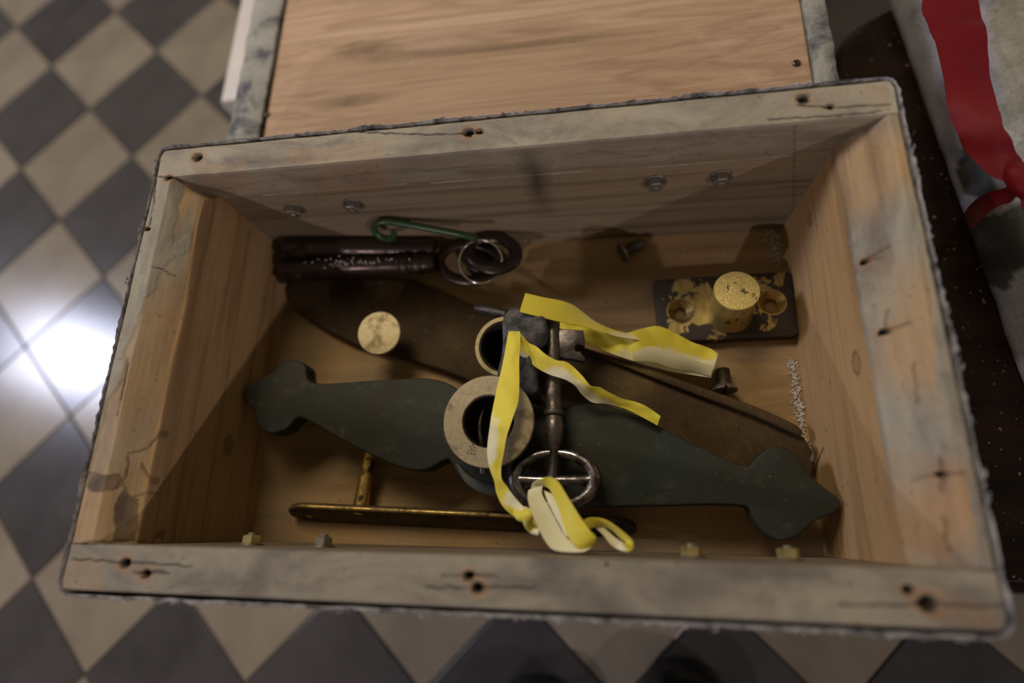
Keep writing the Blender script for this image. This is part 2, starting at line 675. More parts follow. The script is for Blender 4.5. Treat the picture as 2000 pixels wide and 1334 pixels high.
CRACKS = [  # polylines in photo pixels on the rims, half width m
    ([(140, 1092), (215, 1096), (300, 1101), (372, 1106)], .0007), ([(260, 1118), (320, 1116)], .0005),
    ([(330, 1120), (280, 1120)], .0005), ([(830, 1147), (932, 1148), (1050, 1147)], .0006),
    ([(860, 1124), (915, 1124), (975, 1125)], .0006), ([(1640, 1182), (1814, 1180), (1975, 1184)], .0006),
    ([(1700, 488), (1722, 476), (1752, 466)], .0011), ([(1714, 458), (1722, 476), (1742, 480)], .0009),
    ([(1704, 650), (1735, 636), (1757, 626), (1790, 620)], .0013), ([(1757, 585), (1757, 626)], .0006),
    ([(1815, 935), (1835, 925), (1853, 924), (1885, 924)], .0008), ([(1848, 890), (1853, 924), (1856, 960)], .0010),
    ([(700, 258), (850, 262), (915, 260)], .0004), ([(310, 345), (345, 347)], .0013),
    ([(1560, 205), (1640, 208), (1740, 202)], .0006), ([(1500, 232), (1620, 226), (1720, 216)], .0007),
    ([(306, 350), (300, 400), (293, 440)], .0006), ([(300, 522), (325, 528)], .0005),
    ([(160, 1060), (300, 1056)], .0005), ([(300, 770), (284, 830), (262, 872), (238, 884)], .0006),
    ([(252, 700), (240, 760), (228, 812)], .0004), ([(238, 890), (232, 930), (214, 955)], .0006), ([(262, 930), (300, 938)], .0007), ([(252, 900), (262, 955), (238, 968)], .0005),
    ([(1700, 560), (1690, 500)], .0004), ([(1800, 700), (1812, 780)], .0004), ([(1862, 1010), (1872, 1080)], .0004)]
CW = [([tuple(at(u, v, 0).xy) for u, v in pl], max(.00062, w_ * .72)) for pl, w_ in CRACKS]


def crackdist(x, y):
    best = 9
    x += .0011 * noise.noise(Vector((x * 210, y * 210, 8))); y += .0011 * noise.noise(Vector((x * 210, y * 210, 17)))
    for pl, w_ in CW:
        for (ax, ay), (bx_, by) in zip(pl, pl[1:]):
            if not (min(ax, bx_) - .004 < x < max(ax, bx_) + .004 and min(ay, by) - .004 < y < max(ay, by) + .004):
                continue
            dx, dy = bx_ - ax, by - ay
            t = max(0, min(1, ((x - ax) * dx + (y - ay) * dy) / (dx * dx + dy * dy + 1e-12)))
            d = math.hypot(x - ax - t * dx, y - ay - t * dy) / w_
            best = min(best, d)
    return best


PAPER_L = [(300, 330), (350, 345), (348, 388), (343, 390), (334, 440), (328, 474), (326, 495), (318, 505), (310, 519), (300, 560), (283, 585),
           (276, 610), (266, 640), (248, 678), (244, 700), (238, 750), (211, 781), (195, 850), (180, 906), (170, 930), (120, 930), (170, 700), (230, 450)]
PAPER_R = [(1800, 230), (1765, 232), (1776, 300), (1812, 480), (1824, 660), (1832, 740), (1880, 890), (1905, 1056), (1910, 1105), (2010, 1150), (2000, 900), (1850, 300)]
STAIN = [[(165, 925), (222, 925), (226, 952), (200, 962), (170, 955)], [(226, 950), (240, 975), (232, 1055), (204, 1058), (214, 1000), (222, 960)]]
ORANGE = [[(370, 322), (470, 310), (480, 335), (380, 345)], [(560, 290), (740, 275), (735, 318), (560, 325)], [(1690, 160), (1745, 160), (1745, 205), (1700, 205)],
          [(120, 1090), (190, 1085), (210, 1150), (140, 1150)], [(1840, 1160), (1960, 1165), (1955, 1220), (1850, 1220)],
          [(262, 1105), (300, 1105), (300, 1135), (265, 1135)], [(900, 1135), (960, 1135), (955, 1165), (905, 1165)],
          [(300, 600), (338, 600), (338, 760), (312, 960), (285, 1040), (270, 1040), (285, 900), (310, 760)],
          [(1650, 760), (1900, 900), (1880, 1090), (1700, 1060)]]
cv = lambda pl: [tuple(at(u, v, 0).xy) for u, v in pl]
PAPER_L, PAPER_R = cv(PAPER_L), cv(PAPER_R)
STAIN = [cv(s) for s in STAIN]
ORANGE = [cv(s) for s in ORANGE]


KNOTS = [(-.2165, -.0555, -.0865, .0065), (.219, -.0131, -.0454, .0060), (.218, .1025, -.0807, .0042)]


def marks(p, board):
    x, y, z = p
    nx = noise.noise(Vector((x * 90, y * 90, z * 90)))
    n2 = noise.noise(Vector((x * 22, y * 22, z * 22 + 5)))
    xx, yy = x + nx * .0022, y + nx * .0022
    r = g = b = 0.0
    top = z > -.0035
    if board == 'back':
        if top: r = .85 + .15 * n2
        elif y < .14: r = .42 * max(0, 1 - max(0, -z - .028 - .004 * n2) * 220)   # greyer band under the rim
    elif board == 'front':
        if top: r = .9
        elif y > -.14: r = .25
    else:
        pl = PAPER_L if board == 'left' else PAPER_R
        r = .12 if z > -.03 else 0
        for kx, ky, kz_, kr in KNOTS:
            if kx * x > 0 and z < -.02:
                d = math.hypot((y - ky) / 1.3, z - kz_) / kr + .25 * nx
                if d < 1: g = max(g, .25 + .3 * (d > .7) if kx > 0 else .42)
        if z > -.035 and inpoly(xx, yy, pl):
            r = 1
        elif z > -.03:
            r = max(.25, .45 + n2 * 1.1) if abs(x) > .219 else .1
    if z > -.036:
        for s in STAIN:
            if inpoly(xx, yy, s): g = max(g, .62 + .3 * nx)
        for s in ORANGE:
            if inpoly(xx + n2 * .006, yy + n2 * .006, s): b = max(b, .20)
    if z > -.03:
        for hx, hy, hr, hd in HOLES:
            d = math.hypot(x - hx, (y - hy) * 1.15) / (hr * (1 + .35 * nx))
            if d < 1: g = max(g, min(1, (1.15 - d) * 2.2))
            elif d < 2.2: b = max(b, .5 * (2.2 - d) / 1.2)
        cdv = crackdist(x, y)
        if cdv < 1.3 and z > -.022: g = max(g, min(.72 if z > -.004 else .42, 1.3 - cdv))
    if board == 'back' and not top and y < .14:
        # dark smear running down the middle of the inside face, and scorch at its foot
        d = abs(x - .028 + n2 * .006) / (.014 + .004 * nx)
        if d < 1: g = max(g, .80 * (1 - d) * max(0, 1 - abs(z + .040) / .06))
        # patch joint near the right end
        if abs(x - (.196 - (z + .02) * .25)) < .0009: g = max(g, .28)
        if abs(z + .034 + x * .012) < .0007: r = 1
        if abs(z + .018 + .01 * n2) < .0006: g = max(g, .25)
    return (max(0, min(1, r)), max(0, min(1, g)), max(0, min(1, b)), 1)


def board(name, loop_fn, tvals, name_board, mat, parent, label=None):
    """loop_fn(t) gives the closed cross-section at t as 3-D points"""
    V, F = [], []
    m = None
    for t in tvals:
        L = loop_fn(t)
        m = len(L)
        V += L
    n = len(tvals)
    W2 = []
    att = []
    for p in V:
        x, y, z = p
        a = marks(p, name_board)
        att.append(a)
        dz = 0
        if z > -.034:
            f = noise.noise(Vector((x * 130, y * 130, 2))) * .00025 + noise.noise(Vector((x * 25, y * 25, 7))) * .0005
            dz += f if z > -.02 else f * .4
            for hx, hy, hr, hd in HOLES:
                d = math.hypot(x - hx, (y - hy) * 1.15) / (hr * (1 + .3 * noise.noise(Vector((x * 300, y * 300, 1)))))
                if d < 1.0: dz -= hd * (1 - d ** 3)
                elif d < 1.6: dz += .0006 * (1.6 - d)
            c = crackdist(x, y)
            if c < 1.1 and z > -.022: dz -= .0010 * (1.1 - c)
            if a[0] > .95 and name_board in ('left', 'right'): dz += .0007
        W2.append((x, y, z + dz))
    for i in range(n - 1):
        for k in range(m):
            F.append((i * m + k, i * m + (k + 1) % m, (i + 1) * m + (k + 1) % m, (i + 1) * m + k))
    F.append(tuple(range(m)))
    F.append(tuple((n - 1) * m + k for k in range(m)))
    return build(name, W2, F, mat, parent, 45, att)


def resample(pts, step):
    """closed polygon of 2-D pts resampled; returns list of 2-D"""
    out = []
    n = len(pts)
    for i in range(n):
        a, b = pts[i], pts[(i + 1) % n]
        s = step if not (a[2] if len(a) > 2 else False) else 1
        if a[1] > -.001 and b[1] > -.001: s = .0008
        k = max(1, int(math.hypot(b[0] - a[0], b[1] - a[1]) / s))
        for q in range(k):
            t = q / k
            out.append((a[0] + (b[0] - a[0]) * t, a[1] + (b[1] - a[1]) * t))
    return out


XO, YO = .2490, .1520


def long_board(sy):
    yi = .1277 if sy > 0 else .1258
    prof = resample([(sy * (yi + .0006), -.0006), (sy * yi, -.002), (sy * yi, ZB - .003, True), (sy * YO, ZB - .003, True), (sy * YO, -.002),
                     (sy * (YO - .0008), -.0003), (sy * (YO - .0015), 0)], .0016)

    def fn(t):
        rnd = max(0, abs(t) - (XO - .006)) / .006
        out = []
        for y, z in prof:
            yy = y
            if rnd > 0 and abs(y) > YO - .01:      # rounded outer corners of the box
                yy = sy * min(abs(y), YO - .006 + .006 * math.sqrt(max(0, 1 - rnd * rnd)))
            out.append((t, yy, z))
        return out
    n = 310
    ts = [-XO + 2 * XO * i / n for i in range(n + 1)]
    return board('front_board' if sy < 0 else 'back_board', fn, ts, 'back' if sy > 0 else 'front', M_BACK if sy > 0 else M_FRONT, bxo)


long_board(1)
long_board(-1)


def side_board(sx):
    def prof(y):
        t = (y + .125) / .252
        k = min(1, max(0, (.1277 - y) / .012))
        xa = (.2437 if sx > 0 else .236) - .002 * (1 - t)
        xk = (.2225 if sx > 0 else .2165)
        zk = -.026 if sx > 0 else (-.030 + .016 * k)
        zk += .003 * noise.noise(Vector((y * 16, 0, sx * 4)))
        xk += (1 - k) * (.0015) + .0012 * noise.noise(Vector((y * 11, 3, sx)))
        xb = .2165
        return [(sx * xk, zk), (sx * (xk - .0004), zk - .002), (sx * xb, ZB - .003, True), (sx * XO, ZB - .003, True), (sx * XO, -.002), (sx * (XO - .001), 0), (sx * xa, 0), (sx * (xa - .0008), -.0006)]

    def fn(y):
        P = prof(y)
        # same count for every station
        cnts = (2, 70, 1, 6, 2, 12, 2, 30)
        out = []
        for i, c in enumerate(cnts):
            a, b = P[i], P[(i + 1) % len(P)]
            for q in range(c):
                t = q / c
                out.append((a[0] + (b[0] - a[0]) * t, y, a[1] + (b[1] - a[1]) * t))
        return out
    n = 260
    ts = [-.1256 + (.1275 + .1256) * i / n for i in range(n + 1)]
    return board('side_board', fn, ts, 'right' if sx > 0 else 'left', M_SIDE, bxo)


side_board(-1)
side_board(1)

# the bottom, a fine grid so that stains have their own shape
V, F, A = [], [], []
nx_, ny_ = 180, 110
for j in range(ny_ + 1):
    for i in range(nx_ + 1):
        x = -.2475 + .495 * i / nx_; y = -.1505 + .301 * j / ny_
        n2 = noise.noise(Vector((x * 18, y * 18, 4)))
        V.append((x, y, ZB + .0003 * n2))
        g = 0
        for cx, cy, cr in ((-.165, -.05, .028), (-.19, .03, .03), (.155, .03, .02), (-.02, .06, .03), (.05, .085, .012), (.18, -.08, .03)):
            d = math.hypot(x - cx, y - cy) / cr + n2 * .8
            if d < 1: g = max(g, .30 * (1 - d))
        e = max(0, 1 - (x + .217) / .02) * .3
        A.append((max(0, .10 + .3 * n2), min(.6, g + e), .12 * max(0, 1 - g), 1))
for j in range(ny_):
    for i in range(nx_):
        a = j * (nx_ + 1) + i
        F.append((a, a + 1, a + nx_ + 2, a + nx_ + 1))
nb_ = len(V)
V += [(-.2475, -.1505, -.150), (.2475, -.1505, -.150), (.2475, .1505, -.150), (-.2475, .1505, -.150)]
A += [(0, 0, 0, 1)] * 4
F.append((nb_, nb_ + 3, nb_ + 2, nb_ + 1))
W1 = nx_ + 1
F.append(tuple(range(0, W1)) + (nb_ + 1, nb_))
F.append(tuple(range(ny_ * W1 + nx_, ny_ * W1 - 1, -1)) + (nb_ + 3, nb_ + 2))
F.append(tuple(j * W1 + nx_ for j in range(ny_ + 1)) + (nb_ + 2, nb_ + 1))
F.append(tuple(j * W1 for j in range(ny_, -1, -1)) + (nb_, nb_ + 3))
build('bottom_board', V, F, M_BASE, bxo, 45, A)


# ragged grey cloth skin round the outside, torn along the rim
def crust():
    r = .007
    path = []
    X, Y = .2507, .1537

    def seg(ax, ay, bx_, by, n):
        for i in range(n):
            t = i / n
            path.append((ax + (bx_ - ax) * t, ay + (by - ay) * t))

    def arc(cx, cy, a0, n=6):
        for i in range(n):
            a = a0 + math.pi / 2 * i / n
            path.append((cx + r * math.cos(a), cy + r * math.sin(a)))
    seg(-X + r, -Y, X - r, -Y, 330); arc(X - r, -Y + r, -math.pi / 2)
    seg(X, -Y + r, X, Y - r, 200); arc(X - r, Y - r, 0)
    seg(X - r, Y, -X + r, Y, 330); arc(-X + r, Y - r, math.pi / 2)
    seg(-X, Y - r, -X, -Y + r, 200); arc(-X + r, -Y + r, math.pi)
    n = len(path)
    V, F = [], []
    for i, (x, y) in enumerate(path):
        a, b = path[i - 1], path[(i + 1) % n]
        d = Vector((b[0] - a[0], b[1] - a[1])).normalized()
        nx, ny = d.y, -d.x
        q = Vector((x * 40, y * 40, 0)); q2 = Vector((x * 260, y * 260, 5))
        n1, n2 = noise.noise(q), noise.noise(q2)
        off = .0005 + .0012 * max(0, n1) + .0002 * n2
        w_ = .0011 + .0010 * abs(n1) + .0007 * n2
        w_ = max(.0006, w_)
        top = .0002 + .0011 * n1 + .0009 * n2
        if y < -Y + .001: w_ += .0005; top -= .0022
        for o_, z in ((off, -.012), (off, top - .0008), (off + w_ * .4, top), (off + w_, top - .0012 + .0006 * n2), (off + w_ + .0003, -.02), (off + .0012, -.148), (off, -.148)):
            V.append((x + nx * o_, y + ny * o_, z))
    m = 7
    for i in range(n):
        for k in range(m):
            F.append((i * m + k, i * m + (k + 1) % m, ((i + 1) % n) * m + (k + 1) % m, ((i + 1) % n) * m + k))
    build('cloth_cover', V, F, M_CRUST, bxo, 60)


crust()
# loose shreds of the cloth along the rim
V, F = [], []
for k in range(150):
    side = random.random()
    if side < .40: x, y = random.uniform(-.24, .24), .1548
    elif side < .72: x, y = random.uniform(-.24, .25), -.1562
    elif side < .9: x, y = .2528, random.uniform(-.14, .15)
    else: x, y = -.2528, random.uniform(-.14, .15)
    z = random.uniform(-.004, .0005)
    a = random.uniform(0, 6.28); l = random.uniform(.001, .0042)
    if abs(y) > .15: a = random.choice((0, math.pi)) + random.uniform(-.5, .5)
    else: a = math.pi / 2 + random.uniform(-.5, .5)
    p = Vector((x, y, z)); q = p + Vector((math.cos(a) * l, math.sin(a) * l, random.uniform(-.001, .0012)))
    mid = (p + q) / 2 + Vector((0, 0, random.uniform(0, .0008)))
    v, f = tube([p, mid, q], [.0006, .0005, .0002], 5, 2)
    V, F = join((V, F), (v, f))
o = build('cloth_shreds', V, F, M_CRUST, bxo, 60)
tag(o, kind='stuff')

# threaded ends, nuts and washers that hold the hidden handle plates
M_NUTB = metal('nut_brass', (.62, .50, .20), (.20, .16, .10), 120, .35, .6, .35, .9, .2)
M_NUTS = metal('nut_zinc', (.30, .26, .21), (.10, .08, .06), 150, .35, .6, .38, .85, .3)
for sy, xs in ((1, (-.169, -.119, .111, .156)), (-1, (-.158, -.108, .118, .170))):
    for k, x in enumerate(xs):
        y0 = (.1277 if sy > 0 else -.1258)
        z0 = -.053 if sy > 0 else -.044
        ax = Vector((0, -sy, 0))
        o_ = Vector((x, y0, z0))
        V, F = lathe([(.0030, -.004), (.0030, .0072), (.0025, .0080)], o_, ax, 16)
        bolt = build('bolt', V, F, M_NUTS, bxo)
        V, F = lathe([(.0032, 0), (.0074, 0), (.0076, .0006), (.0072, .0012), (.0032, .0012), (.0032, 0)], o_, ax, 26, .03)
        build('washer', V, F, M_NUTS, bolt)
        hx = [(.0058, .0012), (.0061, .0017), (.0061, .0056), (.0053, .0064)]
        V, F = lathe(hx, o_, ax, 6)
        mt = M_NUTB if (sy < 0 and k in (0, 2, 3)) else M_NUTS
        build('nut', V, F, mt, bolt, 20)

# ------------------------------------------------------------------ the lid folded back behind the box
lz = -.075
lid = thing('box_lid', 'wooden lid lying open behind the box, reddish plank inside grey painted edges', 'lid', (0, .36, -.137))
V, F, A = [], [], []
x0, x1, y0, y1 = -.226, .235, .164, .452
nx_, ny_ = 120, 70
for j in range(ny_ + 1):
    for i in range(nx_ + 1):
        x = x0 + (x1 - x0) * i / nx_; y = y0 + (y1 - y0) * j / ny_
        V.append((x, y, lz - .004 + .0004 * noise.noise(Vector((x * 6, y * 6, 0)))))
        s = noise.noise(Vector((x * 150, y * 150, 1)))
        wsp = .8 if s > .74 and -.12 < x < .06 else 0
        A.append((min(1, .10 * max(0, noise.noise(Vector((x * 8, y * 30, 2)))) + wsp), 0, .10, 1))
for j in range(ny_):
    for i in range(nx_):
        a = j * (nx_ + 1) + i
        F.append((a, a + 1, a + nx_ + 2, a + nx_ + 1))
nb_ = len(V)
V += [(x0, y0, lz - .014), (x1, y0, lz - .014), (x1, y1, lz - .014), (x0, y1, lz - .014)]
A += [(0, 0, 0, 1)] * 4
W1 = nx_ + 1
F.append((nb_, nb_ + 3, nb_ + 2, nb_ + 1))
F.append(tuple(range(0, W1)) + (nb_ + 1, nb_))
F.append(tuple(range(ny_ * W1 + nx_, ny_ * W1 - 1, -1)) + (nb_ + 3, nb_ + 2))
F.append(tuple(j * W1 + nx_ for j in range(ny_ + 1)) + (nb_ + 2, nb_ + 1))
F.append(tuple(j * W1 for j in range(ny_, -1, -1)) + (nb_, nb_ + 3))


def m_lidwood():
    t = NT('lid_plank')
    tc = t.n('ShaderNodeTexCoord')
    mp = t.n('ShaderNodeMapping')
    mp.inputs['Rotation'].default_value = (0, 0, math.radians(-7))
    mp.inputs['Scale'].default_value = (3.2, 34, 34)
    t.l(tc.outputs['Object'], mp.inputs[0])
    n1 = t.noise(mp.outputs[0], 1.0, 6, .6, .7)
    mp2 = t.n('ShaderNodeMapping'); mp2.inputs['Rotation'].default_value = (0, 0, math.radians(-7))
    mp2.inputs['Scale'].default_value = (8, 260, 260)
    t.l(tc.outputs['Object'], mp2.inputs[0])
    n2 = t.noise(mp2.outputs[0], 1.0, 3, .6)
    c = t.ramp(n1, [(.30, (.15, .09, .055)), (.40, (.38, .245, .155)), (.47, (.48, .315, .215)), (.53, (.35, .22, .14)), (.58, (.47, .305, .205)), (.70, (.53, .37, .26))])
    c = t.mix(t.ramp(n2, [(.36, .45), (.55, 0.0)]), c, (.30, .19, .115))
    a = t.n('ShaderNodeAttribute', attribute_name='marks')
    sep = t.n('ShaderNodeSeparateColor'); t.l(a.outputs['Color'], sep.inputs[0])
    c = t.mix(sep.outputs[0], c, (.42, .36, .33))
    c = t.mix(sep.outputs[1], c, (.03, .02, .015))
    t.bump(n2, .2, .0005)
    return t.done(c, .6, 0, .35)


M_LID = m_lidwood()
pn = build('inner_panel', V, F, M_LID, lid, 45, A)


def lid_edge(xa, xb, ya, yb, name='edge_strip'):
    along_y = abs(yb - ya) > abs(xb - xa)
    n = 90
    V, F = [], []
    for i in range(n + 1):
        t = i / n
        if along_y:
            y = ya + (yb - ya) * t
            q = [(xa + .0012 * noise.noise(Vector((y * 60, 1, xa))), y), (xb + .0012 * noise.noise(Vector((y * 90, 2, xb))), y)]
        else:
            x = xa + (xb - xa) * t
            q = [(x, ya), (x, yb)]
        h = lz + .0008 * noise.noise(Vector((t * 30, xa * 10, 3)))
        (ax, ay), (bx_, by) = q
        V += [(ax, ay, -.137), (ax, ay, h - .0015), (ax * .9 + bx_ * .1, ay * .9 + by * .1, h), (ax * .1 + bx_ * .9, ay * .1 + by * .9, h), (bx_, by, h - .0012), (bx_, by, -.137)]
    for i in range(n):
        for k in range(6):
            F.append((i * 6 + k, i * 6 + (k + 1) % 6, (i + 1) * 6 + (k + 1) % 6, (i + 1) * 6 + k))
    F.append(tuple(range(6))); F.append(tuple(n * 6 + k for k in range(6)))
    return build(name, V, F, M_LIDCLOTH, lid, 50)


lid_edge(-.2605, -.2295, .163, .478)
lid_edge(.2375, .2530, .163, .478)
lid_edge(-.2295, .2375, .455, .478)
V, F = box((.004, .31, -.1335), .466, .288, .007)
build('outer_board', V, F, M_LIDCLOTH, lid)
for (u, v) in ((520, 224), (1556, 123)):
    P = at(u, v, lz - .0035)
    V, F = lathe([(.0001, .0007), (.0022, .0009), (.0030, .0005), (.0033, -.0005)], P, (0, 0, 1), 14, .1)
    build('nail', V, F, M_IRON, lid)

# ------------------------------------------------------------------ white plinth under the lid
V, F = box((-.1025, .612, (FZ - .142) / 2), .465, .58, -FZ - .142, .006)
t_ = NT('white_paint')
M_WHITE = t_.done(t_.ramp(t_.noise(t_.coord((20, 20, 20)), 1, 4), [(.3, (.55, .50, .46)), (.7, (.66, .61, .57))]), .5)
o = build('white_plinth', V, F, M_WHITE, None)
tag(o, 'white painted plinth under the lid, its left edge showing as a pale strip', 'plinth')

# ------------------------------------------------------------------ dark polished table under the box
t_ = NT('dark_polished_wood')
n_ = t_.noise(t_.coord((4, 50, 50)), 1, 6, .6)
c_ = t_.ramp(n_, [(.35, (.006, .003, .002)), (.6, (.014, .006, .004)), (.75, (.024, .010, .005))])
sp_ = t_.noise(t_.coord((260, 260, 260)), 1, 1, .3)
c_ = t_.mix(t_.ramp(sp_, [(.74, 0.0), (.78, .5)]), c_, (.25, .22, .2))
M_TABLE = t_.done(c_, .20, 0, .25)
tb = thing('table', 'dark polished wooden table with moulded edge under the box and grey case', 'table', (.6, .1, FZ))
TZ = -.1515
tp = [(1.15, .42), (.62, .405), (.42, .385), (.338, .352), (.312, .335), (.296, .312), (.286, .285), (.274, .25), (.22, .14), (.12, .0), (-.08, -.04), (-.12, -.08), (-.08, -.118), (.05, -.130), (.20, -.136), (.34, -.139), (.6, -.143), (1.15, -.15)]
tpc = [(p[0], p[1]) for p in crom(tp, 5)]
V, F = slab([(x, y, TZ) for x, y in tpc], .022, .003, 3)
build('table_top', V, F, M_TABLE, tb)
V, F = tube([(x, y, TZ - .020) for x, y in tpc[::2]], .009, 10, 2)
V2, F2 = tube([(x, y, TZ - .034) for x, y in tpc[::2]], .006, 10, 2)
V, F = join((V, F), (V2, F2))
build('edge_moulding', V, F, M_TABLE, tb)
V, F = slab([(x * .86 + .09, y * .86 + .02, TZ - .020) for x, y in tpc], .03, 0)
build('apron', V, F, M_TABLE, tb)
V, F = lathe([(.12, 0), (.12, .02), (.04, .04), (.03, .10), (.045, .14), (.09, .19)], (.45, .12, FZ), (0, 0, 1), 28)
build('pedestal', V, F, M_TABLE, tb)

# ------------------------------------------------------------------ grey case with red ribbon, on the table
case = None
A0, A1 = Vector((.3265, .46, 0)), Vector((.3880, -.22, 0))
dirc = (A1 - A0).normalized()
nrm = Vector((-dirc.y, dirc.x, 0))
if nrm.x < 0: nrm = -nrm
sec = []
for p in crom([(.003, -.150), (.0, -.140), (.0, -.120), (.003, -.102), (.011, -.086), (.023, -.075), (.045, -.067), (.09, -.062), (.15, -.062), (.19, -.07), (.205, -.10), (.200, -.140), (.190, -.150)], 4):
    sec.append((p[0], p[1]))
V, F, A = [], [], []
N = 170
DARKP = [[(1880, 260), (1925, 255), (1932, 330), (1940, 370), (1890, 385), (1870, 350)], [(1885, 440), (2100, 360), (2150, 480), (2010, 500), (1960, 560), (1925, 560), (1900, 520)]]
TANP = [(1932, -60), (1945, 150), (1960, 260), (2010, 330), (2300, 300), (2200, -80)]
for i in range(N + 1):
    t = i / N
    c = A0.lerp(A1, t)
    for (ox, oz) in sec:
        p = c + nrm * ox + Vector((0, 0, oz))
        nn = noise.noise(Vector((p.x * 40, p.y * 40, p.z * 40)))
        p += nrm * (.0012 * nn) + Vector((0, 0, .0008 * nn if oz > -.148 else 0))
        u, v = pix(p)
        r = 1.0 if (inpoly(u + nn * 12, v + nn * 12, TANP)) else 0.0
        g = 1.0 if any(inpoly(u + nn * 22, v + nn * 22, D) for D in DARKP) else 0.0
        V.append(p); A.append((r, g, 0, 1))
m = len(sec)
for i in range(N):
    for k in range(m):
        F.append((i * m + k, i * m + (k + 1) % m, (i + 1) * m + (k + 1) % m, (i + 1) * m + k))
F.append(tuple(range(m))); F.append(tuple(N * m + k for k in range(m)))
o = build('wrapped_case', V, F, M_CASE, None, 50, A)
tag(o, 'long weathered grey cloth-covered case on the table, tied with red ribbon', 'case')

cz = -.058
red = thing('red_ribbon', 'wide red satin ribbon tied in a knot round the grey case', 'ribbon', at(1985, 345, cz))
st_ = [((1812, -40), (1905, -40)), ((1801, 18), (1914, 20)), ((1822, 70), (1926, 62)), ((1842, 145), (1934, 148)), ((1852, 215), (1950, 215)), ((1880, 285), (1972, 268)), ((1925, 335), (1995, 305)), ((1958, 352), (2004, 322)), ((1985, 352), (2008, 332))]
zs = [(-.055, -.055), (-.052, -.054), (-.050, -.052), (-.049, -.051), (-.052, -.042), (-.056, -.038), (-.053, -.043), (-.050, -.044), (-.046, -.044)]
st2 = [(a, b, z1, z2, 0, 0) for (a, b), (z1, z2) in zip(st_, zs)]
V, F, A, U = ribbon(st2, 6, 12, .0004, .03, .0022)
build('ribbon_tail', V, F, M_RED, red, 60, A, U)
wr = [((1990, 345), (1990, 372), -.046, -.046, 0, 0), ((1965, 366), (1975, 394), -.057, -.057, 0, 0), ((1930, 376), (1945, 405), -.070, -.070, 0, 0), ((1903, 393), (1915, 428), -.092, -.090, 0, 0), ((1884, 418), (1897, 452), -.122, -.119, 0, 0), ((1889, 440), (1900, 470), -.148, -.147, 0, 0)]
V, F, A, U = ribbon(wr, 6, 6, .0004, .08)
build('ribbon_wrap', V, F, M_RED, red, 60, A, U)
kp = at(1998, 350, -.046)
V, F = tube([kp + Vector((-.004, .010, .0)), kp + Vector((-.006, .002, .003)), kp + Vector((-.001, -.008, .002)), kp + Vector((.010, -.012, 0)), kp + Vector((.018, -.002, -.002)), kp + Vector((.010, .009, 0))], [.003, .006, .0065, .006, .006, .003], 12, 6)
build('knot', V, F, M_RED, red, 60, [(0, 0, 0, 1)] * len(V), [(v[0] * 5, 0) for v in V])
w2 = [((1992, 372), (2010, 360), -.044, -.044, 0, 0), ((2000, 415), (2040, 400), -.05, -.05, 0, 0), ((2030, 480), (2080, 460), -.056, -.056, 0, 0)]
V, F, A, U = ribbon(w2, 6, 6, .0004, .05)
build('ribbon_tail', V, F, M_RED, red, 60, A, U)

# ------------------------------------------------------------------ shoes of whoever stands at the foot of the frame
t_ = NT('black_leather')
n_ = t_.noise(t_.coord((40, 40, 40)), 1, 4)
t_.bump(n_, .15, .001)
M_SHOE = t_.done((.012, .012, .015), .28, 0, .5)


def shoe(x, y, ang, label):
    sh = thing('shoe', label, 'shoe', (x, y, FZ), 'black shoes at the foot of the frame')
    ca, sa = math.cos(ang), math.sin(ang)
    V, F = [], []
    n = 24
    rows = [(0, .004, .012, .012), (.006, .022, .012, .026), (.02, .035, .012, .038), (.05, .044, .012, .048), (.09, .045, .012, .062), (.13, .040, .012, .085), (.18, .035, .012, .095), (.24, .034, .012, .10), (.28, .026, .012, .10), (.29, .01, .012, .06)]
    rows = crom(rows, 4)
    for (d, w_, b, h) in rows:
        for k in range(n):
            t = 2 * math.pi * k / n
            px = w_ * math.copysign(abs(math.cos(t)) ** .8, math.cos(t)); pz = b + (h - b) * (.5 + .5 * math.sin(t))
            V.append((x + px * ca - d * sa, y - d * ca - px * sa * 1, FZ + pz))
    for i in range(len(rows) - 1):
        for k in range(n):
            F.append((i * n + k, i * n + (k + 1) % n, (i + 1) * n + (k + 1) % n, (i + 1) * n + k))
    F.append(tuple(range(n))); F.append(tuple((len(rows) - 1) * n + k for k in range(n)))
    build('upper', V, F, M_SHOE, sh, 60)
    out = []
    for s in (1, -1):
        rr = rows if s == 1 else rows[::-1]
        for (d, w_, b, h) in rr:
            px = s * (w_ + .003)
            out.append((x + px * ca - (d - .002) * sa, y - (d - .002) * ca - px * sa, FZ + .014))
    V, F = slab(out, .0135, .002, 2)
    build('sole', V, F, M_SHOE, sh, 40)


shoe(-.018, -.262, -.15, 'toe of a black leather shoe at the bottom edge, the left one of two')
shoe(.142, -.238, .12, 'toe of a black leather shoe at the bottom edge, the right one of two, shinier')

# ------------------------------------------------------------------ rust-brown strap on the box floor
px_ = [(557, 572), (560, 556), (572, 548), (600, 545), (700, 543), (800, 545), (850, 562), (950, 607), (1060, 648), (1140, 677), (1250, 716), (1360, 757), (1470, 797), (1545, 830), (1572, 855), (1586, 880), (1592, 905), (1588, 930), (1570, 945), (1530, 940), (1440, 915), (1330, 880), (1200, 842), (1080, 806), (1000, 784), (930, 750), (860, 722), (780, 698), (690, 672), (640, 648), (595, 620), (568, 600)]
top = [at(u, v, ZB + .008 + .004 * (u - 557) / 1035) for u, v in px_]
V, F = slab(top, .0068, .0022, 3)
bar = build('iron_strap', V, F, M_RUST, None, 40)
tag(bar, 'long flat rust-brown iron strap lying slantwise across the box floor', 'strap')
rid = [(1130, 669), (1250, 712), (1360, 753), (1470, 793), (1548, 828), (1565, 840)]
V, F = tube([at(u, v + 9, ZB + .0125 + .004 * (u - 557) / 1035) for u, v in rid], [.001, .0026, .0034, .0036, .0034, .0015], 10, 5, flat=.40)
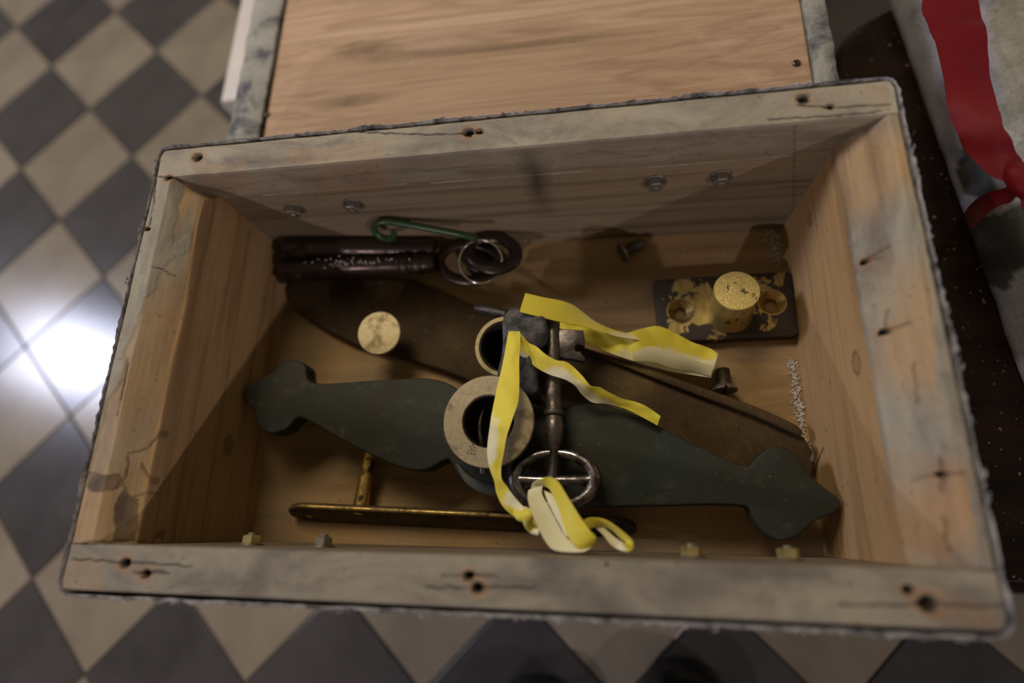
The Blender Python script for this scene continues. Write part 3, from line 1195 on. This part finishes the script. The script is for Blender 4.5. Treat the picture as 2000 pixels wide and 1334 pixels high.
o = build('raised_edge', V, F, M_RUST, bar)

# ------------------------------------------------------------------ green-black ornamental plate with trefoil ends
PZ = -.090
L_ = [(892, 759), (869, 746), (839, 739), (796, 738), (730, 742), (664, 747), (618, 748), (602, 742), (598, 730), (598, 719), (591, 709), (578, 703), (562, 703), (545, 713), (532, 726), (512, 736), (489, 747), (474, 759), (472, 770), (482, 785), (496, 805), (499, 825), (509, 838), (525, 846), (542, 845), (562, 835), (575, 820), (585, 815), (605, 823), (631, 838), (680, 866), (730, 891), (779, 912), (816, 919), (842, 914), (875, 896), (888, 917), (908, 940), (941, 959), (977, 968), (1015, 966), (1045, 955), (1068, 938), (1088, 952), (1115, 975), (1150, 989),
      (1240, 989), (1330, 987), (1390, 985), (1444, 987), (1463, 992), (1471, 1010), (1486, 1034), (1507, 1051), (1531, 1056), (1555, 1050), (1573, 1035), (1591, 1019), (1618, 1008), (1636, 997), (1644, 981), (1630, 966), (1600, 944), (1576, 920), (1561, 896), (1543, 880), (1522, 871), (1504, 874), (1486, 885), (1468, 905), (1459, 911), (1438, 905), (1405, 890), (1346, 862), (1281, 829), (1245, 811), (1184, 792), (1148, 787), (1119, 791), (1103, 799), (1078, 818), (1068, 790), (1045, 770), (1015, 757), (980, 752), (945, 755), (915, 767), (905, 775)]
top = [at(u, v, PZ - .001) for u, v in L_]
top = [Vector(p) for p in crom(top, 2, True)]
V, F = slab(top, .016, .0016, 3)
o = build('trefoil_plate', V, F, M_PLATE, None, 40)
tag(o, 'thick green-black metal plate with waisted arms and trefoil ends, wedged between the sides', 'plate')

M_RIM = metal('worn_plate_rim', (.085, .092, .072), (.035, .038, .03), 60, .4, .6, .6, .1, .3, .7, .1)
V, F = tube([at(u, v, PZ + .0002) for u, v in ((893, 906), (905, 926), (924, 943), (950, 955), (978, 960), (1010, 958), (1036, 949))], [.0006, .0022, .0034, .0038, .0036, .0026, .0006], 12, 6, flat=.3)
build('raised_rim', V, F, M_RIM, o, 60)
# ------------------------------------------------------------------ pale brass disc on a stud
P = at(740, 650, -.100)
sd = thing('brass_stud', 'round pale brass disc-headed stud standing on the rusty strap', 'stud', (P.x, P.y, ZB + .009))
V, F = lathe([(.0168, -.0035), (.0176, -.003), (.0178, -.0008), (.0172, 0), (.0001, .0002)], P, (.06, -.1, 1), 48)
build('head', V, F, M_BRASSP, sd, 30)
V, F = lathe([(.006, ZB + .0085 - P.z), (.0052, -.012), (.0062, -.003)], P, (0, 0, 1), 24)
build('shank', V, F, M_BRASSD, sd, 30)

# ------------------------------------------------------------------ brass plate with knob
pc = Vector((.1643, .0575, ZB))
ang = math.radians(1.2)
Mz = Matrix.Rotation(ang, 3, 'Z')
kpz = ZB + .010
kn = thing('brass_knob_plate', 'blackened brass plate with a stout round knob and two screw holes', 'door knob', pc)
cs = [(-.0515, -.027), (.0515, -.027), (.0525, .026), (-.0525, .026)]
cs2 = []
for (cx, cy) in cs:
    sx, sy = math.copysign(1, cx), math.copysign(1, cy)
    r = .004
    base = {(-1, -1): math.pi, (1, -1): 1.5 * math.pi, (1, 1): 0, (-1, 1): .5 * math.pi}[(int(sx), int(sy))]
    for k in range(5):
        a = base + math.pi / 2 * k / 4
        cs2.append((cx - sx * r + r * math.cos(a), cy - sy * r + r * math.sin(a)))
V, F = slab([pc + Mz @ Vector((x, y, kpz - ZB)) for x, y in cs2], .0095, .0009, 3)


def m_kplate():
    t = NT('blackened_brass')
    tc = t.n('ShaderNodeTexCoord')
    sepx = t.n('ShaderNodeSeparateXYZ'); t.l(tc.outputs['Object'], sepx.inputs[0])

    def absdiv(s, d):
        a = t.n('ShaderNodeMath', operation='ABSOLUTE'); t.l(s, a.inputs[0])
        b = t.n('ShaderNodeMath', operation='DIVIDE'); t.l(a.outputs[0], b.inputs[0]); b.inputs[1].default_value = d
        c = t.n('ShaderNodeMath', operation='POWER'); t.l(b.outputs[0], c.inputs[0]); c.inputs[1].default_value = 5
        return c.outputs[0]
    m = t.n('ShaderNodeMath', operation='MAXIMUM')
    t.l(absdiv(sepx.outputs[0], .054), m.inputs[0]); t.l(absdiv(sepx.outputs[1], .030), m.inputs[1])
    n = t.noise(t.coord((65, 65, 65)), 1.0, 7, .65, .3)
    ad = t.n('ShaderNodeMath', operation='MULTIPLY_ADD'); ad.inputs[1].default_value = .27
    t.l(m.outputs[0], ad.inputs[0]); t.l(n, ad.inputs[2])
    f = t.ramp(ad.outputs[0], [(.515, 0.0), (.55, 1.0)])
    streak = t.noise(t.coord((300, 90, 60)), 1.0, 3, .6)
    br = t.ramp(streak, [(.35, (.36, .255, .085)), (.55, (.47, .35, .13)), (.7, (.54, .42, .18))])
    c = t.mix(f, br, (.030, .018, .012))
    r = t.n('ShaderNodeMapRange', i_3=.42, i_4=.55); t.l(f, r.inputs[0])
    mm = t.n('ShaderNodeMapRange', i_3=.75, i_4=.1); t.l(f, mm.inputs[0])
    t.bump(n, .5, .0008)
    return t.done(c, r.outputs[0], mm.outputs[0])


M_KP = m_kplate()
pl = build('backplate', V, F, M_KP, kn, 30)
hc = []
for (u, v) in ((1329, 607), (1508, 590)):
    P = at(u, v, kpz)
    hc.append(lathe([(.0060, -.02), (.0060, -.0055), (.0108, .0003), (.0112, .002)], P, (0, 0, 1), 32))
cut(pl, *hc)
for (u, v) in ((1329, 607), (1508, 590)):
    P = at(u, v, kpz)
    V, F = lathe([(.0057, -.0060), (.0058, -.0055), (.0107, .0001), (.0100, .0001), (.0052, -.0056), (.0052, -.0090), (.0057, -.0090), (.0057, -.0060)], P, (0, 0, 1), 32)
    build('screw_hole', V, F, M_BRASSD, kn, 30)
kb = at(1425, 611, kpz); kt = at(1439, 567, -.092)
kx, ky = (kb.x + kt.x) / 2, (kb.y + kt.y) / 2
hh = kt.z - kpz
ax = (kt - Vector((kb.x, kb.y, kpz)))
V, F = lathe([(.0172, -.001), (.0168, .001), (.0158, .003), (.0158, ax.length - .005), (.0163, ax.length - .001), (.0158, ax.length), (.0001, ax.length + .0001)], (kb.x, kb.y, kpz), ax, 48)
M_KNOB = metal('knob_brass', (.62, .47, .18), (.045, .026, .014), 95, .37, .40, .42, .8, .4, .5, .2)
build('knob', V, F, M_KNOB, kn, 30)


# ------------------------------------------------------------------ two loose machine screws
def screw(name, head, tip, hr, sr, label, slot_ang):
    a = (tip - head)
    L = a.length
    hd = thing(name, label, 'screw', head, 'loose screws on the box floor')
    p = [(hr * .95, 0), (hr, .0006), (hr, .0012), (sr * 1.05, .0052)]
    V, F = lathe(p, head, a, 32)
    h = build('head', V, F, M_SCREW, hd, 28)
    x, y, d = frame(a)
    s = (x * math.cos(slot_ang) + y * math.sin(slot_ang))
    s2 = d.cross(s)
    M3 = Matrix((s, s2, d)).transposed()
    cut(h, box(head + d * .0004, hr * 2.4, .0017, .0030, 0, M3))
    q = [(sr, .0050)]
    z = .0058
    while z < L - .001:
        q += [(sr * .86, z), (sr * 1.04, z + .0004)]
        z += .0009
    q += [(sr * .8, L)]
    V, F = lathe(q, head, a, 20)
    build('threaded_shank', V, F, M_SCREW, hd, 20)


screw('screw', at(1214, 495, ZB + .0088), at(1256, 474, ZB + .0062), .0088, .0046, 'short slotted iron screw lying near the back board, behind the brass plate', .6)
screw('screw', at(1416, 764, ZB + .0085), at(1411, 720, ZB + .0070), .0096, .0050, 'slotted iron screw with its head towards the front, by the rusty strap', 1.5)

# ------------------------------------------------------------------ brass handle, standing on its edge by the front board
hz1 = ZB + .022
yh = -.1010
hd = thing('drawer_pull', 'long narrow brass handle plate on edge with a round arm, near the front board', 'handle', (-.05, yh, ZB))
xa, xb = aty(558, 996, yh).x, .090
xa = at(558, 996, hz1 - .006).x
n = 10
out = []
zc, rh = ZB + .0105, .0115
for k in range(n + 1):
    a = math.pi / 2 + math.pi * k / n
    out.append((xa + .018 + .018 * math.cos(a), rh * math.sin(a)))
for k in range(n + 1):
    a = -math.pi / 2 + math.pi * k / n
    out.append((xb - .018 + .018 * math.cos(a), rh * math.sin(a)))


def yof(x):
    t = (x - xa) / (xb - xa)
    return -.1045 - .0072 * t


top = [Vector((x, yof(x) + z * .46, zc + z * .89)) for x, z in out]
V, F = slab(top, .0050, .0012, 3, (0, .89, -.46), True)
M_OXID = metal('oxidised_brass', (.085, .055, .022), (.03, .02, .012), 70, .40, .60, .5, .5, .3, .6, .3)
hp = build('handle_plate', V, F, M_OXID, hd, 35)
ez = .0112
ep = [Vector((x_, yof(x_) + z_ * .46 + .0012, zc + z_ * .89 + .0006)) for x_, z_ in [(xa + .0015, -.001), (xa + .0035, .0055), (xa + .009, .0095), (xa + .018, ez), (xa + .05, ez), (xa + .10, ez), (xa + .15, ez), (xa + .20, ez), (xb - .03, ez)]]
V, F = tube(ep, [.0008, .0013, .0015, .0016, .0016, .0016, .0016, .0015, .0008], 10, 5)
build('lit_bright_edge', V, F, M_BRASSD, hd, 60)  # added brass strip; light on the top edge put into its colour
V, F = lathe([(.0030, .0), (.0030, .0008), (.0001, .0010)], Vector((xa + .018, yof(xa + .018), zc)), (0, -.89, .46), 16)
build('rivet', V, F, M_BRASSD, hd)
pb = Vector((at(704, 985, zc).x, yof(-.12) + .003, zc)); pt_ = Vector(at(722, 885, zc + .004))
V, F = tube([pb, pb.lerp(pt_, .35), pb.lerp(pt_, .8), pt_ + Vector((.002, .012, 0))], [.0066, .0058, .0054, .0056], 20, 5)
build('arm', V, F, M_BRASS, hd, 35)


# ------------------------------------------------------------------ bunch of old iron keys on a ring
def ell(cu, cv, ru, rv, z0, dzu=0, dzv=0, n=26, rot=0):
    P = []
    for k in range(n):
        t = 2 * math.pi * k / n
        du, dv = ru * math.cos(t), rv * math.sin(t)
        u = cu + du * math.cos(rot) - dv * math.sin(rot); v = cv + du * math.sin(rot) + dv * math.cos(rot)
        P.append(at(u, v, z0 + dzu * math.cos(t) + dzv * math.sin(t)))
    return P


def old_key(A_, B_, r, collars, bow, bow_r, label, flat=.6, bit=True):
    k = thing('iron_key', label, 'key', Vector((A_.x, A_.y, ZB)), 'heavy iron keys on the ring')
    d = (B_ - A_).normalized()
    L = (B_ - A_).length
    prof = [(r * .7, 0), (r, .002)]
    for c, cr in collars:
        prof += [(r, c - .004), (cr, c - .003), (cr * 1.05, c), (cr, c + .003), (r * .92, c + .004)]
    prof += [(r * .95, L - .004), (r * .8, L)]
    V, F = lathe(prof, A_, d, 28, .03)
    build('shaft', V, F, M_KEY, k, 30)
    V, F = tube(bow, bow_r, 14, 3, True, flat)
    build('bow', V, F, M_KEY, k, 60)
    return k, d


zk = ZB + .0150
kA, dA = old_key(aty(556, 484, .1175), aty(850, 487, .1165), .0088, [(.128, .0092)],
                 ell(962, 494, 46, 31, ZB + .030, .0, .004, rot=.12), [.0055] * 8 + [.0048] * 10 + [.0055] * 8,
                 'upper of two dark iron keys by the back board, its wide bow at the right')
kB, dB = old_key(aty(548, 524, .1010), aty(850, 514, .1015), .0085, [(.112, .0092), (.124, .0090)],
                 ell(918, 512, 60, 36, ZB + .016, .0, -.002), [.0048] * 26,
                 'lower of two dark iron keys by the back board, dusty white shaft')
# bits at the left ends
for k, (u, v), z, label in ((kA, (566, 486), .115, None), (kB, (562, 530), .098, None)):
    P = aty(u, v, z)
    V, F = box(P + Vector((.004, -.003, -.001)), .024, .0125, .010, .0015)
    b = build('bit', V, F, M_KEY, k, 30)
    cut(b, box(P + Vector((.004, -.012, 0)), .0035, .010, .02), box(P + Vector((.010, -.012, 0)), .002, .008, .02))
# dusty white residue on the lower key
V, F = [], []
for i in range(130):
    u = random.gauss(720, 55); v = 531 - (u - 548) * .028 + random.gauss(0, 6)
    if not 600 < u < 840: continue
    P = aty(u, v - 4, .1012 - (v - 519) * .00028) + Vector((0, 0, .0078))
    s = random.uniform(.0004, .0012)
    v_, f_ = box(P, s * 1.6, s, .0004, 0, Matrix.Rotation(random.random() * 3, 3, 'Z'))
    V, F = join((V, F), (v_, f_))
t_ = NT('white_dust')
M_DUST = t_.done((.50, .46, .42), .9)
o = build('dust', V, F, M_DUST, kB, 0)
tag(o, kind='stuff')

# steel split ring
V, F = tube(ell(939, 511, 42, 42, ZB + .030, -.001, -.004, 36), .0011, 10, 2, True)
o = build('split_ring', V, F, M_BRIGHT, None, 60)
tag(o, 'thin bright steel ring threaded through the bows of the iron keys', 'ring')
# small dark tag hanging in the ring
V, F = lathe([(.0115, 0), (.0125, .001), (.0125, .010), (.011, .0115), (.0001, .0118)], at(938, 518, ZB + .0015), (.15, .1, 1), 28)
o = build('iron_ferrule', V, F, M_IRON, None, 30)
tag(o, 'small dark round iron cap lying inside the steel ring', 'cap')

# green hook
gz = ZB + .034
pts = [(768, 452, .113), (769, 461, .1135), (760, 466, .115), (745, 463, .118), (732, 452, .1205), (733, 440, .1215), (748, 433, .122), (775, 435, .1215), (815, 442, .119), (865, 451, .115), (905, 459, .111), (930, 466, .106)]
P = [aty(*p) for p in pts]
V, F = tube(P, [.0022] + [.0028] * (len(P) - 1), 14, 6)
o = build('green_hook', V, F, M_GREEN, None, 60)
tag(o, 'green painted wire hook with a curled end resting on the iron keys', 'hook')

# ------------------------------------------------------------------ brass bushing (thin rim) with a grey iron lug
bz = -.076
P = at(985, 676, bz)
bu = thing('brass_bushing', 'thin-walled round brass tube half hidden behind the grey iron lug', 'tube', (P.x, P.y, ZB + .012))
V, F = lathe([(.0186, -.045), (.0222, -.045), (.0224, -.001), (.0221, 0), (.0192, 0), (.0188, -.001), (.0188, -.045)], P, (-.05, -.10, 1), 48)
M_BUSH = metal('bushing_brass', (.42, .34, .17), (.20, .155, .07), 70, .36, .5, .5, .6, .25, .7, .4)
o = build('sleeve', V, F, M_BUSH, bu, 30)
V, F = lathe([(.0178, -.044), (.0178, -.0012), (.0187, -.0012), (.0187, -.044), (.0178, -.044)], P, (-.05, -.10, 1), 40)
build('shade_liner', V, F, M_RECESS, bu, 30)  # added near-black tube: shade of the hollow put into the colour
V, F = lathe([(.0182, -.044), (.0184, -.0405), (.0001, -.040)], P, (-.05, -.10, 1), 40)
build('shade_core', V, F, M_RECESS, bu, 30)  # near-black floor, painting the shade deep in the tube

V, F = tube([at(931, 603, -.098), at(955, 607, -.094), at(990, 616, -.090)], [.0035, .0042, .0042], 12, 4)
build('spindle', V, F, M_IRON, bu, 40)
lug = [(980, 650), (979, 632), (982, 617), (990, 605), (1003, 598), (1017, 601), (1028, 609), (1045, 612), (1062, 616), (1067, 632), (1066, 652), (1058, 668), (1048, 684), (1043, 702), (1046, 730), (1050, 765), (1030, 772), (1000, 768), (972, 752), (970, 725), (976, 700), (980, 675)]
lug = lug[::1]
V, F = slab([Vector(p) for p in crom([at(u, v, -.060 - .006 * max(0, (v - 690) / 60)) for u, v in lug], 2, True)], .022, .0035, 4)
o = build('iron_lug', V, F, M_GREYIRON, None, 50)
tag(o, 'pitted grey cast iron lug standing in the middle under the yellow ribbon', 'lug')

# ------------------------------------------------------------------ broad brass ring (flange)
fz = -.0600
P = at(953, 822, fz)
fl = thing('brass_collar', 'broad flat brass collar with a wide hole, the nearest piece in the middle', 'collar', (P.x, P.y, PZ))
axf = Vector((-.02, -.03, 1))
V, F = lathe([(.0178, -.0042), (.0308, -.0042), (.0314, -.0034), (.0314, -.0008), (.0309, 0), (.0182, 0), (.0178, -.0006), (.0178, -.0042)], P, axf, 72)
o = build('flange', V, F, M_FLANGE, fl, 30)
V, F = lathe([(.0180, -.0295), (.0212, -.0295), (.0212, -.0040), (.0180, -.0040), (.0180, -.0295)], P, axf, 56)
build('sleeve', V, F, M_RECESS, fl, 30)
V, F = tube([at(972 + 14 * math.cos(t), 753 + 7 * math.sin(t), fz + .0001) for t in [2 * math.pi * k / 20 for k in range(20)]], .00028, 6, 2, True)
o = build('engraved_mark', V, F, M_RECESS, fl, 60)
# little punched dots
V, F = [], []
for (u, v) in ((918, 872), (923, 868), (921, 877), (927, 880), (916, 879), (926, 873), (913, 884), (920, 884), (925, 886)):
    v_, f_ = lathe([(.0004, -.0002), (.0004, .0001)], at(u, v, fz + .0001), (0, 0, 1), 8)
    V, F = join((V, F), (v_, f_))
build('punch_marks', V, F, M_RECESS, fl)
tag(bpy.data.objects['punch_marks'], kind='stuff')

# slim steel pin seen through the collar
V, F = tube([at(949, 790, -.084), at(940, 810, -.083), at(936, 835, -.083), at(939, 862, -.084), at(943, 900, -.0855), at(943, 925, -.0860)], [.0018, .0024, .0026, .0026, .0026, .0026], 12, 6)
o = build('steel_pin', V, F, M_STEEL, None, 50)
tag(o, 'bent steel pin lying under the brass collar, its end poking out below', 'pin')

# ------------------------------------------------------------------ bright steel key with the oval crossed bow
kz = -.074
M_KSHAFT = metal('dull_key_shaft', (.20, .17, .15), (.07, .055, .05), 120, .38, .6, .30, .9, .3, .6, .5)
key = thing('steel_key', 'bright steel key with oval barred bow threaded with yellow ribbon', 'key', at(1083, 940, PZ))
bow = []
n = 30
for k in range(n):
    t = 2 * math.pi * k / n
    u = 1083 + 78 * math.cos(t); v = 937 + (50 if math.sin(t) > 0 else 53) * math.sin(t)
    bow.append(at(u, v, kz + .001 * math.sin(t)))
rr = []
for k in range(n):
    t = 2 * math.pi * k / n
    rr.append(.0025 + .0024 * abs(math.cos(t)) ** 1.2)
V, F = tube(bow, rr, 16, 4, True, 1.0)
build('bow', V, F, M_STEEL, key, 60)
V, F = tube([at(1006, 936, kz), at(1040, 937, kz + .0005), at(1083, 938, kz + .001), at(1130, 938, kz + .0005), at(1160, 937, kz)], [.0040, .0030, .0031, .0036, .0044], 16, 6)
build('crossbar', V, F, M_STEEL, key, 60)
V, F = tube([at(1082, 880, kz + .001), at(1081, 905, kz), at(1079, 935, kz)], [.0030, .0036, .0044], 14, 6)
build('bow_post', V, F, M_IRON, key, 50)
ka, kb_ = at(1083, 884, kz), at(1078, 612, -.079)
d = kb_ - ka
L = d.length
V, F = lathe([(.0016, 0), (.0032, .002), (.0050, .007), (.0065, .013), (.0070, .018), (.0060, .0235), (.0056, .0248), (.0072, .0256), (.0075, .0270), (.0072, .0284), (.0057, .0292), (.0055, .0350), (.0056, L - .002), (.0048, L)], ka, d, 28)
build('shaft', V, F, M_KSHAFT, key, 28)
bits = [(1088, 641), (1139, 645), (1142, 662), (1141, 676), (1127, 672), (1122, 678), (1124, 686), (1134, 686), (1137, 692), (1143, 699), (1141, 706), (1088, 697)]
V, F = slab([at(u, v, -.076) for u, v in bits], .0055, .0006, 2)
build('bit', V, F, M_IRON, key, 30)

# ------------------------------------------------------------------ yellow ribbons
z0 = -.052
yr = thing('yellow_ribbon', 'yellow satin ribbon hung over the iron lug, looped through the steel key bow', 'ribbon', at(1003, 650, z0))
S1 = [((994, 648), (1016, 648), -.0545, -.0545, 0, 0), ((989, 672), (1016, 668), -.0510, -.0510, 0, 0), ((983, 705), (1014, 705), -.050, -.050, 0, 0), ((974, 745), (1014, 748), -.050, -.050, 0, 0),
      ((966, 780), (1012, 785), -.050, -.050, 0, 0), ((960, 815), (1002, 815), -.051, -.0485, .55, 0), ((955, 850), (991, 848), -.0525, -.049, 1.0, 0), ((952, 885), (984, 885), -.0535, -.050, 1.1, -.1),
      ((957, 915), (979, 912), -.055, -.052, .5, -.1), ((966, 940), (980, 935), -.056, -.053, 0, 0), ((970, 962), (990, 950), -.058, -.054, .0, .3), ((980, 985), (1003, 968), -.058, -.054, .2, 1.0), ((997, 1003), (1018, 985), -.058, -.054, 0.1, .9), ((1010, 1012), (1032, 997), -.057, -.053, 0, .8)]
V, F, A, U = ribbon(S1, 6, 8, .00035, .05, .0012)
build('ribbon_drop', V, F, M_YEL, yr, 60, A, U)
# knot
kn_ = lambda u, v, z: at(u, v, z)
V, F = tube([kn_(1006, 1000, -.056), kn_(1018, 1008, -.052), kn_(1034, 1005, -.050), kn_(1046, 1012, -.049), kn_(1052, 1024, -.051), kn_(1042, 1022, -.055), kn_(1028, 1012, -.057)], [.0022, .0036, .0040, .0038, .0034, .003, .002], 12, 6, flat=.75)
Vb, Fb = tube([kn_(1024, 994, -.054), kn_(1032, 1004, -.046), kn_(1030, 1020, -.049), kn_(1040, 1034, -.053), kn_(1054, 1040, -.050)], [.0018, .0030, .0028, .0028, .002], 12, 6, flat=.6)
V, F = join((V, F), (Vb, Fb))
build('knot', V, F, M_YEL, yr, 60, [(.35 + .5 * noise.noise(Vector(v) * 200), 0, 0, 1) for v in V], [(v[0] * 5 + v[1] * 5, 0) for v in V])
# big loop: white strip rising, arch, yellow strip falling
LA = [((1032, 958), (1060, 948), -.050, -.050, 1, 1), ((1031, 975), (1059, 966), -.047, -.050, 1, 1), ((1039, 1002), (1073, 992), -.044, -.048, 1, 1), ((1054, 1036), (1089, 1022), -.042, -.046, 1, 1), ((1066, 1058), (1102, 1045), -.040, -.044, 1, 1),
      ((1082, 1074), (1116, 1058), -.038, -.042, 1, .9), ((1112, 1079), (1136, 1060), -.037, -.040, .9, .5), ((1142, 1077), (1150, 1056), -.037, -.038, .9, .1), ((1162, 1062), (1158, 1046), -.038, -.036, .5, 0)]
LB = [((1036, 960), (1056, 966), -.052, -.052, 1, 1), ((1040, 945), (1060, 950), -.049, -.052, 1, .7), ((1056, 936), (1066, 950), -.045, -.050, .4, .3), ((1074, 932), (1074, 955), -.042, -.047, 0, .1), ((1090, 941), (1080, 966), -.039, -.045, 0, .2), ((1106, 966), (1088, 984), -.037, -.043, 0, .2), ((1122, 992), (1096, 1006), -.036, -.041, 0, .1), ((1138, 1017), (1104, 1032), -.035, -.039, 0, .1), ((1152, 1036), (1112, 1052), -.034, -.038, 0, .1), ((1164, 1050), (1126, 1068), -.035, -.037, 0, .1), ((1158, 1066), (1140, 1076), -.038, -.038, .2, .3)]
LC = [((1062, 958), (1078, 965), -.052, -.050, 1, 1), ((1068, 975), (1090, 984), -.049, -.047, 1, 1), ((1080, 1000), (1100, 1010), -.047, -.045, 1, 1), ((1094, 1026), (1110, 1034), -.045, -.043, 1, 1), ((1104, 1046), (1118, 1052), -.044, -.042, 1, 1)]
V, F, A, U = join4(ribbon(LA, 6, 8, .00035, -.04), ribbon(LB, 6, 8, .00035, .06), ribbon(LC, 5, 6, .0003))
build('large_loop', V, F, M_YEL, yr, 60, A, U)
SA = [((1128, 1030), (1132, 1046), -.045, -.046, 0, 0), ((1144, 1014), (1146, 1034), -.043, -.046, 0, 0), ((1164, 1012), (1158, 1030), -.041, -.046, 0, 0), ((1184, 1017), (1176, 1028), -.039, -.045, 0, .2), ((1204, 1030), (1196, 1036), -.037, -.043, 0, 0), ((1222, 1044), (1212, 1050), -.035, -.040, 0, 0),
      ((1236, 1058), (1222, 1058), -.034, -.037, 0, 0), ((1236, 1071), (1224, 1063), -.036, -.035, 0, 0), ((1226, 1077), (1216, 1060), -.037, -.038, .6, .4), ((1208, 1073), (1204, 1052), -.040, -.042, 1, 1), ((1192, 1062), (1190, 1040), -.043, -.044, 1, 1), ((1176, 1042), (1176, 1028), -.046, -.046, 1, .9), ((1162, 1030), (1164, 1020), -.048, -.048, 1, .6)]
V, F, A, U = ribbon(SA, 6, 6, .00035)
build('small_loop', V, F, M_YEL, yr, 60, A, U)
S2 = [((1014, 649), (998, 649), -.0545, -.0545, 0, 0), ((1022, 658), (1014, 682), -.054, -.060, 0, .3), ((1032, 669), (1018, 696), -.055, -.062, 0, .9), ((1048, 677), (1034, 706), -.055, -.063, 0, .8), ((1066, 692), (1050, 719), -.056, -.063, 0, .5), ((1088, 704), (1074, 731), -.060, -.065, 0, .8), ((1106, 707), (1096, 738), -.062, -.067, -.1, 1.0), ((1122, 718), (1110, 744), -.065, -.070, 0, 1.0),
      ((1138, 735), (1124, 754), -.068, -.073, 0, .9), ((1154, 754), (1138, 771), -.071, -.077, 0, 1.1), ((1172, 757), (1158, 786), -.073, -.080, -.1, 1.0), ((1192, 768), (1184, 788), -.076, -.081, 0, .7), ((1215, 779), (1206, 793), -.079, -.082, 0, .4), ((1242, 785), (1232, 803), -.081, -.083, 0, .1), ((1268, 797), (1262, 819), -.082, -.084, 0, 0), ((1290, 813), (1284, 831), -.083, -.085, 0, 0)]
V, F, A, U = ribbon(S2, 6, 8, .00035, .04, .0016)
build('ribbon_tail', V, F, M_YEL, yr, 60, A, U)

y3 = thing('yellow_ribbon', 'folded piece of yellow ribbon fading to white, running back to the brass plate', 'ribbon', at(1250, 660, ZB + .012))
T1 = [((1026, 573), (1015, 609), -.066, -.056, -.2, -.2), ((1060, 581), (1048, 617), -.070, -.060, -.2, -.2), ((1097, 588), (1082, 626), -.078, -.068, -.2, -.2), ((1120, 597), (1114, 633), -.088, -.078, -.2, -.2), ((1140, 612), (1142, 639), -.098, -.088, 0, 0), ((1165, 630), (1172, 648), -.106, -.098, .1, .2), ((1200, 645), (1206, 658), -.112, -.108, .5, .6), ((1240, 655), (1245, 664), -.116, -.114, .6, .7), ((1275, 662), (1278, 668), -.119, -.118, .7, .8)]
T2 = [((1095, 622), (1092, 645), -.108, -.105, 0, 0), ((1142, 634), (1138, 668), -.112, -.108, -.1, .1), ((1182, 645), (1184, 686), -.115, -.112, -.1, .3), ((1225, 650), (1226, 702), -.117, -.116, .0, .6), ((1262, 640), (1266, 714), -.113, -.119, -.2, .8), ((1290, 638), (1296, 722), -.112, -.120, -.3, 1.1), ((1320, 652), (1326, 728), -.115, -.121, -.3, 1.3), ((1356, 670), (1356, 733), -.118, -.122, -.3, 1.4), ((1386, 680), (1374, 736), -.119, -.122, -.2, 1.4), ((1402, 691), (1389, 738), -.120, -.122, .4, 1.2)]
T3 = [((1235, 690), (1238, 705), -.113, -.115, 1, .8), ((1270, 676), (1276, 706), -.108, -.113, 1, .7), ((1310, 688), (1312, 718), -.110, -.116, 1, 1), ((1350, 702), (1352, 724), -.113, -.119, 1, 1), ((1394, 714), (1388, 734), -.117, -.120, 1, 1)]
V, F, A, U = join4(ribbon(T1, 6, 8, .00035, .03), ribbon(T2, 6, 10, .00035, .0, .003), ribbon(T3, 6, 6, .00035, .08))
build('ribbon_strip', V, F, M_YEL, y3, 60, A, U)

# ------------------------------------------------------------------ plaster crumbs and splinters in the corner
V, F = [], []
path = [(1505, 450, 14), (1515, 480, 10), (1522, 510, 8), (1548, 700, 6), (1552, 740, 8), (1560, 775, 10), (1565, 800, 10), (1570, 840, 8), (1582, 880, 8)]
for i in range(620):
    k = random.randrange(len(path) - 1)
    if k == 2 and random.random() < .93: continue
    a, b = path[k], path[k + 1]
    t = random.random()
    u = a[0] + (b[0] - a[0]) * t + random.gauss(0, 4 + .25 * a[2]) - 2; v = a[1] + (b[1] - a[1]) * t + random.gauss(0, 5)
    P = at(u, v, ZB + .0004)
    if P.x > .2155 or P.y > .126: continue
    s = random.uniform(.0003, .0010)
    v_, f_ = box(P + Vector((0, 0, s * .4)), s * random.uniform(1, 2.2), s, s * .8, 0, Matrix.Rotation(random.random() * 3, 3, 'Z'))
    V, F = join((V, F), (v_, f_))
for i in range(110):
    P = Vector((random.uniform(.0, .21), random.uniform(-.11, .12), ZB + .0005))
    s = random.uniform(.0003, .0007)
    v_, f_ = box(P, s * 1.5, s, s, 0, Matrix.Rotation(random.random() * 3, 3, 'Z'))
    V, F = join((V, F), (v_, f_))
o = build('plaster_crumbs', V, F, M_DUST, None, 0)
tag(o, 'white plaster crumbs spilled along the right foot of the box', 'crumbs', kind='stuff')
t_ = NT('pale_splinter')
M_SPL = t_.done((.42, .31, .20), .8)
for (pts, lab) in (([(1556, 853), (1566, 861), (1576, 861), (1584, 856)], 'pale wood splinter by the right end of the rusty strap'),
                   ([(1583, 866), (1592, 880), (1597, 900), (1597, 914)], 'longer pale wood splinter leaning on the right side board')):
    lean = .028 if 'longer' in lab else .0
    P = [at(u, v, ZB + .002 + lean * (1 - i / 3)) for i, (u, v) in enumerate(pts)]
    P = [Vector((min(p.x, .2140), p.y, p.z)) for p in P]
    V, F = tube(P, [.0006, .0021, .0020, .0006], 8, 4, flat=.5)
    o = build('wood_splinter', V, F, M_SPL, None, 40)
    tag(o, lab, 'splinter')
